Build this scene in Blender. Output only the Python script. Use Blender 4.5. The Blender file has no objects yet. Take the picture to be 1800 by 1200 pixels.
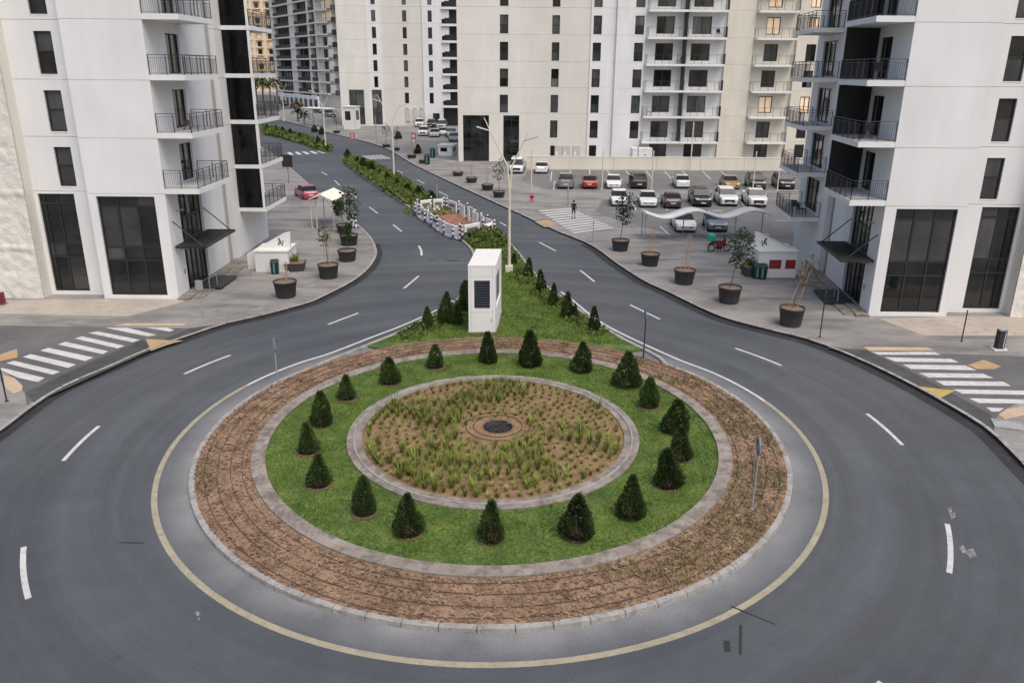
import bpy, bmesh, math, random
from mathutils import Vector, Matrix, noise
R = math.radians
rnd = random.Random(7)
scene = bpy.context.scene
C = scene.collection

# ---------------------------------------------------------------- camera
F_PX, PITCH, ROLL, CY, CAM_H = 1334.77, R(18.1357), R(0.40825), 558.93, 13.8
_cp, _sp, _cr, _sr = math.cos(PITCH), math.sin(PITCH), math.cos(ROLL), math.sin(ROLL)
cam = bpy.data.cameras.new('camera'); cam_o = bpy.data.objects.new('camera', cam); C.objects.link(cam_o)
right, up, fwd = Vector((1, 0, 0)), Vector((0, _sp, _cp)), Vector((0, _cp, -_sp))
cx_, cy_, cz_ = right * _cr + up * _sr, right * -_sr + up * _cr, -fwd
cam_o.matrix_world = Matrix(((cx_.x, cy_.x, cz_.x, 0), (cx_.y, cy_.y, cz_.y, 0), (cx_.z, cy_.z, cz_.z, CAM_H), (0, 0, 0, 1)))
cam.sensor_width = 36; cam.lens = F_PX / 1800 * 36; cam.shift_y = -(600 - CY) / 1800
cam.clip_start, cam.clip_end = 0.5, 4000
scene.camera = cam_o

# ---------------------------------------------------------------- light
SUN_EL, SUN_AZ = R(62), R(146)          # azimuth clockwise from +Y
world = bpy.data.worlds.new('World'); scene.world = world; world.use_nodes = True
nt = world.node_tree; bg = nt.nodes['Background']
sky = nt.nodes.new('ShaderNodeTexSky'); sky.sky_type = 'NISHITA'; sky.sun_disc = False
sky.sun_elevation, sky.sun_rotation = SUN_EL, SUN_AZ
sky.air_density, sky.dust_density, sky.ozone_density = 1.0, 6.0, 1.0
nt.links.new(sky.outputs[0], bg.inputs[0]); bg.inputs[1].default_value = 0.15
sun = bpy.data.lights.new('sun', 'SUN'); sun.energy = 0.9; sun.angle = R(38); sun.color = (1.0, 0.97, 0.92)
sun_o = bpy.data.objects.new('sun', sun); C.objects.link(sun_o)
sd = Vector((math.sin(SUN_AZ) * math.cos(SUN_EL), math.cos(SUN_AZ) * math.cos(SUN_EL), math.sin(SUN_EL)))
sun_o.rotation_euler = (-sd).to_track_quat('-Z', 'Y').to_euler(); sun_o.location = sd * 60
vs = scene.view_settings
vs.view_transform = 'Standard'; vs.look = 'None'; vs.gamma = 1.0; vs.use_curve_mapping = False; vs.exposure = 0.22

# ---------------------------------------------------------------- where things stand: ground points seen along a sight line
def ray(px, py):
    x, y = (px - 900) / F_PX, -(py - CY) / F_PX
    x, y = _cr * x - _sr * y, _sr * x + _cr * y
    return Vector((x, _cp + y * _sp, -_sp + y * _cp))
def G(px, py, z=0.0):
    d = ray(px, py); t = (z - CAM_H) / d.z
    return Vector((d.x * t, d.y * t, z))
def HT(bx, by, tx, ty, z=0.0):
    b = G(bx, by, z); d = ray(tx, ty)
    t = (b.x * d.x + b.y * d.y) / (d.x * d.x + d.y * d.y)
    return CAM_H + t * d.z
def MPP(px, py, z=0.0):                  # metres per photo pixel at a ground point
    g = G(px, py, z); return (g - Vector((0, 0, CAM_H))).dot(fwd) / F_PX
CEN = Vector((-0.70, 27.28, 0))

# ---------------------------------------------------------------- materials
MATS = {}
def N(t, kind, **kw):
    n = t.nodes.new(kind)
    for k, v in kw.items(): setattr(n, k, v)
    return n
def new_mat(name):
    m = bpy.data.materials.new(name); m.use_nodes = True
    return m, m.node_tree, m.node_tree.nodes['Principled BSDF']
def posn(t, scale=(1, 1, 1)):
    g = N(t, 'ShaderNodeNewGeometry'); mp = N(t, 'ShaderNodeMapping'); mp.inputs['Scale'].default_value = scale
    t.links.new(g.outputs['Position'], mp.inputs[0]); return mp.outputs[0]
def noise_n(t, vec, scale, detail=3, rough=.55):
    n = N(t, 'ShaderNodeTexNoise'); n.inputs['Scale'].default_value = scale
    n.inputs['Detail'].default_value = detail; n.inputs['Roughness'].default_value = rough
    t.links.new(vec, n.inputs['Vector']); return n.outputs['Fac']
def ramp(t, fac, stops, interp='LINEAR'):
    r = N(t, 'ShaderNodeValToRGB'); r.color_ramp.interpolation = interp
    e = r.color_ramp.elements
    while len(e) < len(stops): e.new(.5)
    for i, (p, c) in enumerate(stops):
        e[i].position = p; e[i].color = (*c, 1) if len(c) == 3 else c
    t.links.new(fac, r.inputs[0]); return r.outputs[0]
def mixc(t, fac, a, b, mode='MIX'):
    m = N(t, 'ShaderNodeMix', data_type='RGBA', blend_type=mode)
    for i, v in ((0, fac), (6, a), (7, b)):
        if hasattr(v, 'is_linked'): t.links.new(v, m.inputs[i])
        else: m.inputs[i].default_value = (*v, 1) if isinstance(v, tuple) else v
    return m.outputs[2]
def bump(t, b, fac, dist=.02, strength=.6):
    n = N(t, 'ShaderNodeBump'); n.inputs['Distance'].default_value = dist; n.inputs['Strength'].default_value = strength
    t.links.new(fac, n.inputs['Height']); t.links.new(n.outputs[0], b.inputs['Normal'])
GK = .78
def sc(c, k): return tuple(min(1, v * k) for v in c)
def M(name, col=(.5, .5, .5), rough=.6, var=.12, scale=2.0, fine=0, metal=0, spec=None, bmp=0, rand=0, coat=0):
    """plain surface with uneven tone"""
    if name in MATS: return MATS[name]
    m, t, b = new_mat(name); v = posn(t)
    c = ramp(t, noise_n(t, v, scale, 4), [(.25, sc(col, 1 - var)), (.75, sc(col, 1 + var))])
    if fine:
        f = noise_n(t, v, fine, 2); c = mixc(t, 1.0, c, ramp(t, f, [(.3, (.78,) * 3), (.7, (1.15,) * 3)]), 'MULTIPLY')
        if bmp: bump(t, b, f, bmp)
    if rand:
        oi = N(t, 'ShaderNodeObjectInfo')
        c = mixc(t, 1.0, c, ramp(t, oi.outputs['Random'], [(0, (1 - rand,) * 3), (1, (1 + rand,) * 3)]), 'MULTIPLY')
    t.links.new(c, b.inputs['Base Color']); b.inputs['Roughness'].default_value = rough
    b.inputs['Metallic'].default_value = metal
    if spec is not None: b.inputs['Specular IOR Level'].default_value = spec
    if coat: b.inputs['Coat Weight'].default_value = coat; b.inputs['Coat Roughness'].default_value = .08
    MATS[name] = m; return m

def asphalt():
    m, t, b = new_mat('asphalt'); v = posn(t)
    base = ramp(t, noise_n(t, v, .12, 5), [(.3, (.053, .061, .070)), (.7, (.078, .087, .097))])
    # wheel paths worn along the circulating lanes
    sub = N(t, 'ShaderNodeVectorMath', operation='SUBTRACT'); sub.inputs[1].default_value = CEN
    t.links.new(v, sub.inputs[0])
    ln = N(t, 'ShaderNodeVectorMath', operation='LENGTH'); t.links.new(sub.outputs[0], ln.inputs[0])
    cmb = N(t, 'ShaderNodeCombineXYZ'); t.links.new(ln.outputs['Value'], cmb.inputs[0])
    sm = N(t, 'ShaderNodeVectorMath', operation='SCALE'); sm.inputs['Scale'].default_value = .035
    t.links.new(v, sm.inputs[0])
    ad = N(t, 'ShaderNodeVectorMath', operation='ADD'); t.links.new(cmb.outputs[0], ad.inputs[0]); t.links.new(sm.outputs[0], ad.inputs[1])
    st = noise_n(t, ad.outputs[0], .85, 5, .62)
    base = mixc(t, .75, base, ramp(t, st, [(.32, (.70,) * 3), (.68, (1.3,) * 3)]), 'MULTIPLY')
    base = mixc(t, 1.0, base, ramp(t, noise_n(t, v, .9, 6, .7), [(.3, (.9,) * 3), (.7, (1.1,) * 3)]), 'MULTIPLY')
    # pale dust swept against the island kerb
    mr = N(t, 'ShaderNodeMapRange'); t.links.new(ln.outputs['Value'], mr.inputs[0])
    mr.inputs[1].default_value, mr.inputs[2].default_value, mr.inputs[3].default_value, mr.inputs[4].default_value = 11.3, 12.3, .95, .2
    gt = N(t, 'ShaderNodeMath', operation='LESS_THAN'); gt.inputs[1].default_value = 12.25; t.links.new(ln.outputs['Value'], gt.inputs[0])
    mu = N(t, 'ShaderNodeMath', operation='MULTIPLY'); t.links.new(mr.outputs[0], mu.inputs[0]); t.links.new(gt.outputs[0], mu.inputs[1])
    nn = noise_n(t, v, .5, 4); mu2 = N(t, 'ShaderNodeMath', operation='MULTIPLY'); t.links.new(mu.outputs[0], mu2.inputs[0])
    t.links.new(ramp(t, nn, [(.3, (.45,) * 3), (.65, (1,) * 3)]), mu2.inputs[1])
    base = mixc(t, mu2.outputs[0], base, (.235, .24, .242))
    # dusty bloom and oil spots
    base = mixc(t, ramp(t, noise_n(t, v, .035, 4), [(.48, (0,) * 3), (.75, (.35,) * 3)]), base, (.13, .13, .13))
    base = mixc(t, ramp(t, noise_n(t, v, 1.3, 2), [(.72, (0,) * 3), (.78, (.55,) * 3)]), base, (.045, .045, .047))
    f = noise_n(t, v, 22, 3, .7)
    base = mixc(t, 1.0, base, ramp(t, f, [(.3, (.74,) * 3), (.7, (1.24,) * 3)]), 'MULTIPLY')
    t.links.new(base, b.inputs['Base Color']); b.inputs['Roughness'].default_value = .82
    bump(t, b, f, .01, .5); MATS['asphalt'] = m; return m
def stained(name, cols, stain, s1=.35, s2=1.6, fine=30, rough=.85, amt=.7, lo=.5, hi=.68, bmp=.01):
    m, t, b = new_mat(name); v = posn(t); cols = [sc(q, GK) for q in cols]; stain = sc(stain, GK)
    c = ramp(t, noise_n(t, v, s1, 5), [(.3, cols[0]), (.7, cols[1])])
    c = mixc(t, ramp(t, noise_n(t, v, s2, 5, .62), [(lo, (0,) * 3), (hi, (amt,) * 3)]), c, stain)
    f = noise_n(t, v, fine, 2)
    c = mixc(t, 1.0, c, ramp(t, f, [(.3, (.84,) * 3), (.7, (1.14,) * 3)]), 'MULTIPLY')
    t.links.new(c, b.inputs['Base Color']); b.inputs['Roughness'].default_value = rough
    if bmp: bump(t, b, f, bmp, .6)
    MATS[name] = m; return m
def paving(name='paving'):
    m, t, b = new_mat(name); v = posn(t)
    c = ramp(t, noise_n(t, v, .22, 5), [(.3, (.20, .194, .185)), (.7, (.285, .276, .263))])
    br = N(t, 'ShaderNodeTexBrick'); br.inputs['Scale'].default_value = 1.0; br.offset = .5
    br.inputs['Brick Width'].default_value = .6; br.inputs['Row Height'].default_value = .3; br.inputs['Mortar Size'].default_value = .012
    br.inputs['Color1'].default_value = (.94, .94, .94, 1); br.inputs['Color2'].default_value = (1.06, 1.06, 1.06, 1); br.inputs['Mortar'].default_value = (.72, .72, .72, 1)
    t.links.new(v, br.inputs['Vector'])
    c = mixc(t, 1.0, c, br.outputs['Color'], 'MULTIPLY')
    c = mixc(t, ramp(t, noise_n(t, posn(t, (.16, .5, 1)), 1.2, 5, .6), [(.47, (0,) * 3), (.64, (.72,) * 3)]), c, (.10, .097, .093))
    c = mixc(t, ramp(t, noise_n(t, v, .55, 4, .6), [(.6, (0,) * 3), (.72, (.5,) * 3)]), c, (.38, .37, .355))
    t.links.new(c, b.inputs['Base Color']); b.inputs['Roughness'].default_value = .85
    MATS[name] = m; return m
def leaf(name, stops, scale=3.0, rand=.2, rough=.65):
    m, t, b = new_mat(name); v = posn(t); stops = [(p_, sc(q, GK)) for p_, q in stops]
    c = ramp(t, noise_n(t, v, scale, 3), stops)
    c = mixc(t, 1.0, c, ramp(t, noise_n(t, v, scale * 9, 1), [(.3, (.65,) * 3), (.7, (1.3,) * 3)]), 'MULTIPLY')
    oi = N(t, 'ShaderNodeObjectInfo')
    c = mixc(t, 1.0, c, ramp(t, oi.outputs['Random'], [(0, (1 - rand,) * 3), (1, (1 + rand,) * 3)]), 'MULTIPLY')
    t.links.new(c, b.inputs['Base Color']); b.inputs['Roughness'].default_value = rough
    b.inputs['Specular IOR Level'].default_value = .25
    MATS[name] = m; return m
def glass(name, lo, hi, rough=.04, scale=.8, ior=1.9):
    m, t, b = new_mat(name); v = posn(t, (1, 1, .35))
    c = ramp(t, noise_n(t, v, scale, 3), [(.35, lo), (.68, hi)])
    oi = N(t, 'ShaderNodeObjectInfo')
    c = mixc(t, 1.0, c, ramp(t, oi.outputs['Random'], [(0, (.5,) * 3), (.7, (1.0,) * 3), (1, (2.1,) * 3)]), 'MULTIPLY')
    t.links.new(c, b.inputs['Base Color']); b.inputs['Roughness'].default_value = rough
    b.inputs['Specular IOR Level'].default_value = .5; b.inputs['IOR'].default_value = ior
    MATS[name] = m; return m
def emit(name, col, k):
    m, t, b = new_mat(name); b.inputs['Base Color'].default_value = (*col, 1)
    v = posn(t); c = ramp(t, noise_n(t, v, 1.2, 2), [(.3, sc(col, .35)), (.7, col)])
    t.links.new(c, b.inputs['Emission Color']); b.inputs['Emission Strength'].default_value = k
    MATS[name] = m; return m
def wallmat(name, col, streak=.075, bmp=0, scale=1.0):
    m, t, b = new_mat(name); v = posn(t)
    c = ramp(t, noise_n(t, v, .25, 4), [(.3, sc(col, .95)), (.7, sc(col, 1.03))])
    c = mixc(t, 1.0, c, ramp(t, noise_n(t, posn(t, (.6, .6, .12)), 1.2, 5), [(.35, (1 - streak,) * 3), (.65, (1.0,) * 3)]), 'MULTIPLY')
    t.links.new(c, b.inputs['Base Color']); b.inputs['Roughness'].default_value = .75
    f = noise_n(t, v, 14 * scale, 3)
    bump(t, b, f, .012 + bmp, .35 + bmp * 4)
    MATS[name] = m; return m

asphalt(); paving()
stained('concrete', [(.27, .235, .20), (.41, .37, .325)], (.16, .135, .115), 1.4, 2.6, 26, lo=.45, hi=.6, amt=.8)
stained('kerb_concrete', [(.34, .33, .31), (.52, .51, .485)], (.2, .185, .17), 1.6, 3.2, 30, lo=.46, hi=.64)
stained('kerb_black', [(.018, .018, .02), (.035, .035, .037)], (.075, .073, .07), .8, 2.6, 30, lo=.55, hi=.72)
stained('mulch_soil', [(.24, .15, .09), (.42, .285, .185)], (.115, .068, .042), 1.5, 3.4, 16, amt=.85, bmp=.06)
stained('basin_soil', [(.10, .06, .04), (.17, .11, .075)], (.06, .04, .03), 2, 4, 14, bmp=.02)
stained('bed_soil', [(.26, .155, .085), (.39, .255, .145)], (.16, .092, .05), 1.3, 3.2, 14, bmp=.04)
stained('sand', [(.45, .40, .335), (.56, .50, .43)], (.36, .31, .26), .6, 2.4, 22)
stained('lot', [(.14, .142, .143), (.21, .21, .206)], (.27, .262, .25), .16, .5, 30, lo=.45, hi=.7, amt=.5)
stained('side_road', [(.10, .102, .104), (.165, .166, .166)], (.24, .24, .235), .25, .9, 30, lo=.52, hi=.75, amt=.45)
stained('fresh_asphalt', [(.05, .051, .053), (.085, .086, .088)], (.14, .14, .14), .5, 1.5, 30, lo=.52, hi=.72, amt=.5)
stained('far_ground', [(.30, .28, .25), (.38, .355, .32)], (.22, .21, .2), .02, .1, 4, bmp=0)
stained('road_white', [(.62, .62, .61), (.72, .72, .71)], (.33, .33, .33), 1.5, 5, 30, amt=.5)
stained('paint_worn', [(.14, .14, .145), (.5, .5, .5)], (.09, .092, .097), 6, 14, 40, amt=.9, lo=.42, hi=.6)
stained('road_cream', [(.37, .335, .235), (.46, .415, .30)], (.24, .225, .185), 1.2, 4, 30, amt=.6)
stained('ramp_orange', [(.46, .30, .14), (.58, .40, .22)], (.36, .30, .22), .8, 2.5, 30, amt=.6)
stained('ramp_yellow', [(.52, .33, .06), (.60, .42, .12)], (.36, .27, .12), .8, 2.5, 30, amt=.6)
stained('ramp_peach', [(.56, .42, .28), (.64, .5, .36)], (.45, .36, .27), .8, 2.5, 30, amt=.6)
stained('dirt_red', [(.27, .12, .07), (.4, .2, .12)], (.17, .08, .05), 1.0, 2.5, 12, bmp=.05)
leaf('grass_lawn', [(.25, (.06, .125, .02)), (.48, (.15, .245, .04)), (.7, (.30, .37, .075))], 1.2, .05)
leaf('grass_soil', [(.3, (.06, .12, .025)), (.7, (.16, .22, .055))], .95, 0)
leaf('conifer', [(.25, (.028, .06, .015)), (.52, (.072, .12, .032)), (.78, (.15, .195, .058))], 3.2, .3, .9)
leaf('conifer_dry', [(.25, (.02, .04, .011)), (.55, (.055, .078, .022)), (.8, (.14, .11, .04))], 2.4, .25, .9)
leaf('tuft_green', [(.3, (.13, .19, .028)), (.7, (.30, .35, .07))], 2.0, .4)
leaf('tuft_straw', [(.3, (.20, .20, .045)), (.7, (.38, .36, .10))], 2.0, .4)
leaf('weed', [(.3, (.10, .13, .03)), (.7, (.26, .26, .08))], 1.0, .2)
leaf('hedge', [(.25, (.05, .085, .018)), (.55, (.11, .15, .032)), (.8, (.25, .25, .065))], 1.1, .1)
leaf('pot_leaf', [(.3, (.014, .028, .011)), (.7, (.045, .07, .028))], 3, .2, .95)
leaf('dry_leaf', [(.3, (.08, .072, .04)), (.7, (.18, .155, .095))], 3, .2, .95)
leaf('palm_leaf', [(.3, (.03, .05, .015)), (.7, (.10, .13, .04))], 2, .2)
leaf('chip', [(.3, (.14, .085, .052)), (.5, (.28, .18, .115)), (.75, (.46, .335, .225))], 1.6, 0, .9)
M('bark', (.11, .075, .05), .85, .25, 6); M('stake', (.40, .28, .17), .8, .2, 6)
wallmat('wall_white', (.78, .785, .775)); wallmat('wall_grey', (.52, .52, .50)); wallmat('wall_warm', (.75, .735, .675)); wallmat('wall_beige', (.71, .675, .575))
wallmat('stone_cream', (.75, .73, .66), .04, .06, .5); wallmat('stone_grey', (.69, .67, .615), .05, .03, .5)
wallmat('wall_painted_sunset', (.80, .66, .47), .05)  # sunset light on the far walls, put into their colour
glass('glass', (.004, .005, .005), (.018, .020, .020), .04, .8, 1.65); glass('glass_black', (.003, .003, .003), (.012, .012, .013), .12, 3, 1.3); glass('glass_brown', (.016, .017, .017), (.05, .053, .052), .06)
glass('glass_grey', (.03, .034, .034), (.10, .108, .105), .12); glass('car_glass', (.01, .012, .014), (.025, .03, .036), .08, .8, 1.35)
emit('warm_glow_pane', (1.0, .72, .48), .26)  # warm glowing panes; on the far blocks added in place of sunset light
M('black_metal', (.022, .022, .023), .45, .2, 3); M('dark_screen', (.014, .014, .015), .5, .3, 2); M('rail', (.045, .045, .05), .5, .15, 3)
M('white_metal', (.74, .74, .71), .5, .05, 2); M('cream_metal', (.66, .62, .50), .5, .06, 2); M('grey_metal', (.30, .31, .32), .45, .1, 3)
M('pot', (.048, .048, .049), .7, .25, 3, rand=.15); M('pot_soil', (.20, .135, .09), .9, .3, 7)
M('white_plastic', (.74, .74, .76), .5, .1, 3); M('black_plastic', (.03, .03, .032), .6, .2, 3); M('navy', (.02, .025, .05), .5, .2, 3)
M('red_paint', (.46, .05, .045), .5, .12, 4); M('dark_red', (.16, .02, .025), .4, .15, 4); M('maroon', (.07, .014, .018), .6, .15, 4); M('red_faded', (.50, .17, .14), .6, .12, 3)
M('bin_green', (.006, .024, .021), .5, .15, 4); M('box_green', (.03, .36, .24), .5, .1, 5); M('bin_teal', (.08, .26, .23), .5, .1, 5)
M('sign_blue', (.045, .13, .34), .4, .1, 4); M('rubber', (.02, .02, .02), .85, .2, 6); M('rim', (.35, .35, .36), .35, .1, 5, metal=.7)
M('lamp_red', (.40, .02, .02), .25, .1, 5); M('lamp_clear', (.75, .76, .78), .15, .05, 5); M('plate', (.7, .7, .66), .5, .05, 5)
M('skin', (.40, .25, .18), .6, .05, 5); M('cloth_black', (.014, .014, .016), .85, .2, 9); M('cloth_grey', (.12, .12, .13), .85, .2, 9); M('louvre', (.045, .05, .07), .5, .15, 3)
M('canopy_white', (.70, .70, .66), .6, .06, 1.5); M('hose', (.06, .035, .024), .8, .4, 5); M('pit_dark', (.012, .012, .014), .6, .5, 6); M('pit_stone', (.03, .03, .034), .7, .5, 6)
M('sail', (.74, .73, .64), .7, .06, 2); M('pallet', (.42, .33, .22), .8, .2, 5); M('screen_grey', (.16, .17, .17), .4, .15, 2)
for nm, col in dict(car_white=(.72, .73, .73), car_grey=(.20, .205, .205), car_red=(.30, .02, .025), car_black=(.012, .013, .016), car_gold=(.30, .19, .06), car_dark=(.035, .04, .036), car_maroon=(.06, .035, .035), car_blue=(.17, .21, .26), car_silver=(.42, .44, .45), car_pink=(.38, .05, .10)).items():
    M(nm, col, .3, .03, 1, coat=.6)

# ---------------------------------------------------------------- mesh helpers
class MB:
    def __init__(s): s.v, s.f, s.m, s.sm = [], [], [], []
    def add(s, verts, faces, mi=0, smooth=False):
        b = len(s.v); s.v += [tuple(p) for p in verts]
        for f in faces: s.f.append(tuple(i + b for i in f)); s.m.append(mi); s.sm.append(smooth)
        return s
    def quad(s, a, b, c, d, mi=0): return s.add([a, b, c, d], [(0, 1, 2, 3)], mi)
    def hexa(s, p, mi=0):                # 8 points: bottom 4, top 4
        return s.add(p, [(3, 2, 1, 0), (4, 5, 6, 7), (0, 1, 5, 4), (1, 2, 6, 5), (2, 3, 7, 6), (3, 0, 4, 7)], mi)
    def box(s, x0, x1, y0, y1, z0, z1, mi=0):
        return s.hexa([(x0, y0, z0), (x1, y0, z0), (x1, y1, z0), (x0, y1, z0), (x0, y0, z1), (x1, y0, z1), (x1, y1, z1), (x0, y1, z1)], mi)
    def prism(s, poly, z0, z1, mi=0, side=None, bottom=False):
        n = len(poly); v = [(p[0], p[1], z0) for p in poly] + [(p[0], p[1], z1) for p in poly]
        s.add(v, [tuple(range(n, 2 * n))], mi)
        s.add(v, [(i, (i + 1) % n, n + (i + 1) % n, n + i) for i in range(n)], mi if side is None else side)
        return s
    def tube(s, p0, p1, r0, r1=None, n=8, mi=0, caps=True):
        p0, p1 = Vector(p0), Vector(p1); r1 = r0 if r1 is None else r1
        d = (p1 - p0).normalized(); a = d.orthogonal().normalized(); b = d.cross(a)
        v = []
        for p, r in ((p0, r0), (p1, r1)):
            for i in range(n):
                t = 2 * math.pi * i / n; v.append(p + a * math.cos(t) * r + b * math.sin(t) * r)
        fs = [(i, (i + 1) % n, n + (i + 1) % n, n + i) for i in range(n)]
        s.add(v, fs, mi, n > 5)
        if caps: s.add(v, [tuple(range(n - 1, -1, -1)), tuple(range(n, 2 * n))], mi)
        return s
    def path(s, pts, r, n=6, mi=0):
        for a, b in zip(pts, pts[1:]): s.tube(a, b, r, None, n, mi)
        return s
    def lathe(s, prof, n=24, c=(0, 0, 0), mi=0, smooth=True):
        v = []
        for r, z in prof:
            for i in range(n):
                t = 2 * math.pi * i / n; v.append((c[0] + r * math.cos(t), c[1] + r * math.sin(t), c[2] + z))
        k = len(prof)
        s.add(v, [(j * n + i, j * n + (i + 1) % n, (j + 1) * n + (i + 1) % n, (j + 1) * n + i) for j in range(k - 1) for i in range(n)], mi, smooth)
        return s
    def strip(s, L, Rr, z, mi=0):        # ribbon between two polylines
        n = len(L); v = [(p[0], p[1], z) for p in L] + [(p[0], p[1], z) for p in Rr]
        return s.add(v, [(i, i + 1, n + i + 1, n + i) for i in range(n - 1)], mi)
    def mesh(s, name, mats):
        me = bpy.data.meshes.new(name); me.from_pydata(s.v, [], s.f)
        for m in (mats if isinstance(mats, (list, tuple)) else [mats]): me.materials.append(MATS[m])
        me.polygons.foreach_set('material_index', s.m); me.polygons.foreach_set('use_smooth', s.sm); me.update()
        return me
    def build(s, name, mats, parent=None, loc=(0, 0, 0), rz=0.0):
        return link(name, s.mesh(name, mats), parent, loc, rz)
def link(name, me, parent=None, loc=(0, 0, 0), rz=0.0, scale=None):
    o = bpy.data.objects.new(name, me); C.objects.link(o)
    o.location = loc; o.rotation_euler = (0, 0, rz)
    if scale is not None: o.scale = scale if isinstance(scale, (tuple, list)) else (scale,) * 3
    if parent: o.parent = parent
    return o
def tag(o, label, cat, group=None):
    o['label'] = label; o['category'] = cat
    if group: o['group'] = group
    return o
def struct(o, kind='structure', label=None):
    o['kind'] = kind
    if label: o['label'] = label
    return o
def thing(name, label, cat, loc=(0, 0, 0), rz=0.0, group=None):
    o = bpy.data.objects.new(name, None); C.objects.link(o); o.location = loc; o.rotation_euler = (0, 0, rz); o.empty_display_size = .3
    return tag(o, label, cat, group)
ORD = ['first', 'second', 'third', 'fourth', 'fifth', 'sixth', 'seventh', 'eighth', 'ninth', 'tenth', 'eleventh', 'twelfth', 'thirteenth', 'fourteenth', 'fifteenth', 'sixteenth', 'seventeenth', 'eighteenth', 'nineteenth', 'twentieth', 'twenty-first', 'twenty-second', 'twenty-third', 'twenty-fourth', 'twenty-fifth']
def spline(pts, step=.5):                # Catmull-Rom, resampled evenly
    P = [Vector((p[0], p[1], 0)) for p in pts]; P = [P[0] * 2 - P[1]] + P + [P[-1] * 2 - P[-2]]
    out = []
    for i in range(1, len(P) - 2):
        p0, p1, p2, p3 = P[i - 1:i + 3]
        k = max(4, int((p2 - p1).length / .3))
        for j in range(k):
            t = j / k
            out.append(.5 * (2 * p1 + (p2 - p0) * t + (2 * p0 - 5 * p1 + 4 * p2 - p3) * t * t + (3 * p1 - p0 - 3 * p2 + p3) * t ** 3))
    out.append(P[-2])
    res, acc = [out[0]], 0
    for a, b in zip(out, out[1:]):
        d = (b - a).length
        while d > 1e-9 and acc + d >= step:
            a = a + (b - a) * ((step - acc) / d); res.append(a.copy()); d = (b - a).length; acc = 0
        acc += d
    return res
def offset(path, d):                     # + = left of travel
    out = []
    for i, p in enumerate(path):
        a, b = path[max(0, i - 1)], path[min(len(path) - 1, i + 1)]
        t = (b - a).normalized(); out.append(p + Vector((-t.y, t.x, 0)) * d)
    return out
def gp(*pts, z=0.0): return [G(x, y, z) for x, y in pts]
def arc(r, a0, a1, n, c=CEN): return [c + Vector((r * math.cos(R(a0 + (a1 - a0) * i / n)), r * math.sin(R(a0 + (a1 - a0) * i / n)), 0)) for i in range(n + 1)]
def pip(p, poly):
    x, y, ins = p[0], p[1], False; j = len(poly) - 1
    for i in range(len(poly)):
        xi, yi, xj, yj = poly[i][0], poly[i][1], poly[j][0], poly[j][1]
        if (yi > y) != (yj > y) and x < (xj - xi) * (y - yi) / (yj - yi) + xi: ins = not ins
        j = i
    return ins
# ================================================================ SETTING: ground, road, pavements
ZP = .12                                 # pavement level
g = MB(); g.quad((-1800, -300, -.02), (1800, -300, -.02), (1800, 3000, -.02), (-1800, 3000, -.02)); struct(g.build('ground', 'far_ground'))
g = MB(); g.quad((-150, -60, 0), (70, -60, 0), (70, 420, 0), (-150, 420, 0)); struct(g.build('road', 'asphalt'))

# island outline: far nose -> left edge -> round the loop -> right edge -> far nose
LEFT_E = [(604, 287), (630, 306), (659, 326), (695, 350), (731, 374), (765, 396), (795, 413), (815, 428), (829, 445), (831, 470), (822, 500), (805, 525), (775, 548), (745, 563), (700, 586), (650, 606)]
RIGHT_E = [(1162, 630), (1105, 602), (1055, 572), (1007, 537), (957, 500), (932, 470), (912, 445), (893, 425), (866, 405), (810, 376), (753, 347), (693, 312), (650, 291), (618, 281)]
isl = spline(gp(*LEFT_E) + arc(11.25, 142, 404, 34) + gp(*RIGHT_E), .5)
ia, ib = min(range(len(isl)), key=lambda i: (isl[i] - (CEN + Vector((-6.9, 9.2, 0)))).length), min(range(len(isl)), key=lambda i: (isl[i] - (CEN + Vector((7.3, 9.2, 0)))).length)
median_poly = [p for p in isl[:ia]] + [p for p in isl[ib:]]
inner = offset(isl, .1)
g = MB(); g.prism(offset(isl[:ia], .12) + [CEN + Vector((-4, 8, 0)), CEN + Vector((4, 8, 0))] + offset(isl[ib:], .12), 0, .1); median = struct(g.build('median_lawn', 'grass_soil'))
def ring_mesh(r0, r1, z0, z1, mat, name, n=120, amp=0):
    g = MB(); pr = [(r0, z0 - .1), (r0, z1), (r1, z1), (r1, z0 - .1)]
    g.lathe(pr, n, CEN, smooth=False); return g.build(name, mat)
# planted floor of the loop: uneven mulch, inner bed
def bed(name, r0, r1, z, amp, mat, nr, na, s=.9, off=(0, 0)):
    g = MB(); v = []
    for j in range(nr + 1):
        r = r0 + (r1 - r0) * j / nr; e = min(j, nr - j) / nr
        for i in range(na):
            a = 2 * math.pi * i / na; p = (CEN.x + off[0] * (1 - j / nr) + r * math.cos(a), CEN.y + off[1] * (1 - j / nr) + r * math.sin(a))
            h = noise.noise(Vector((p[0] * s, p[1] * s, 3.1))) + .5 * noise.noise(Vector((p[0] * s * 3, p[1] * s * 3, 1.7))) + .3 * noise.noise(Vector((p[0] * s * 8, p[1] * s * 8, 5)))
            v.append((p[0], p[1], z + amp * h * min(1, e * 8)))
    g.add(v, [(j * na + i, j * na + (i + 1) % na, (j + 1) * na + (i + 1) % na, (j + 1) * na + i) for j in range(nr) for i in range(na)], 0, True)
    return struct(g.build(name, mat))
bed('mulch_bed', 9.1, 11.1, .125, .045, 'mulch_soil', 22, 520)
bed('lawn_soil', 5.7, 8.7, .13, .02, 'grass_soil', 8, 160)
bed('planting_bed', .6, 5.2, .13, .04, 'bed_soil', 30, 220, off=(.16, .42))
struct(ring_mesh(8.66, 9.16, .05, .19, 'concrete', 'outer_garden_kerb_path'))
struct(ring_mesh(5.14, 5.72, .05, .19, 'concrete', 'inner_garden_kerb_path'))
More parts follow.
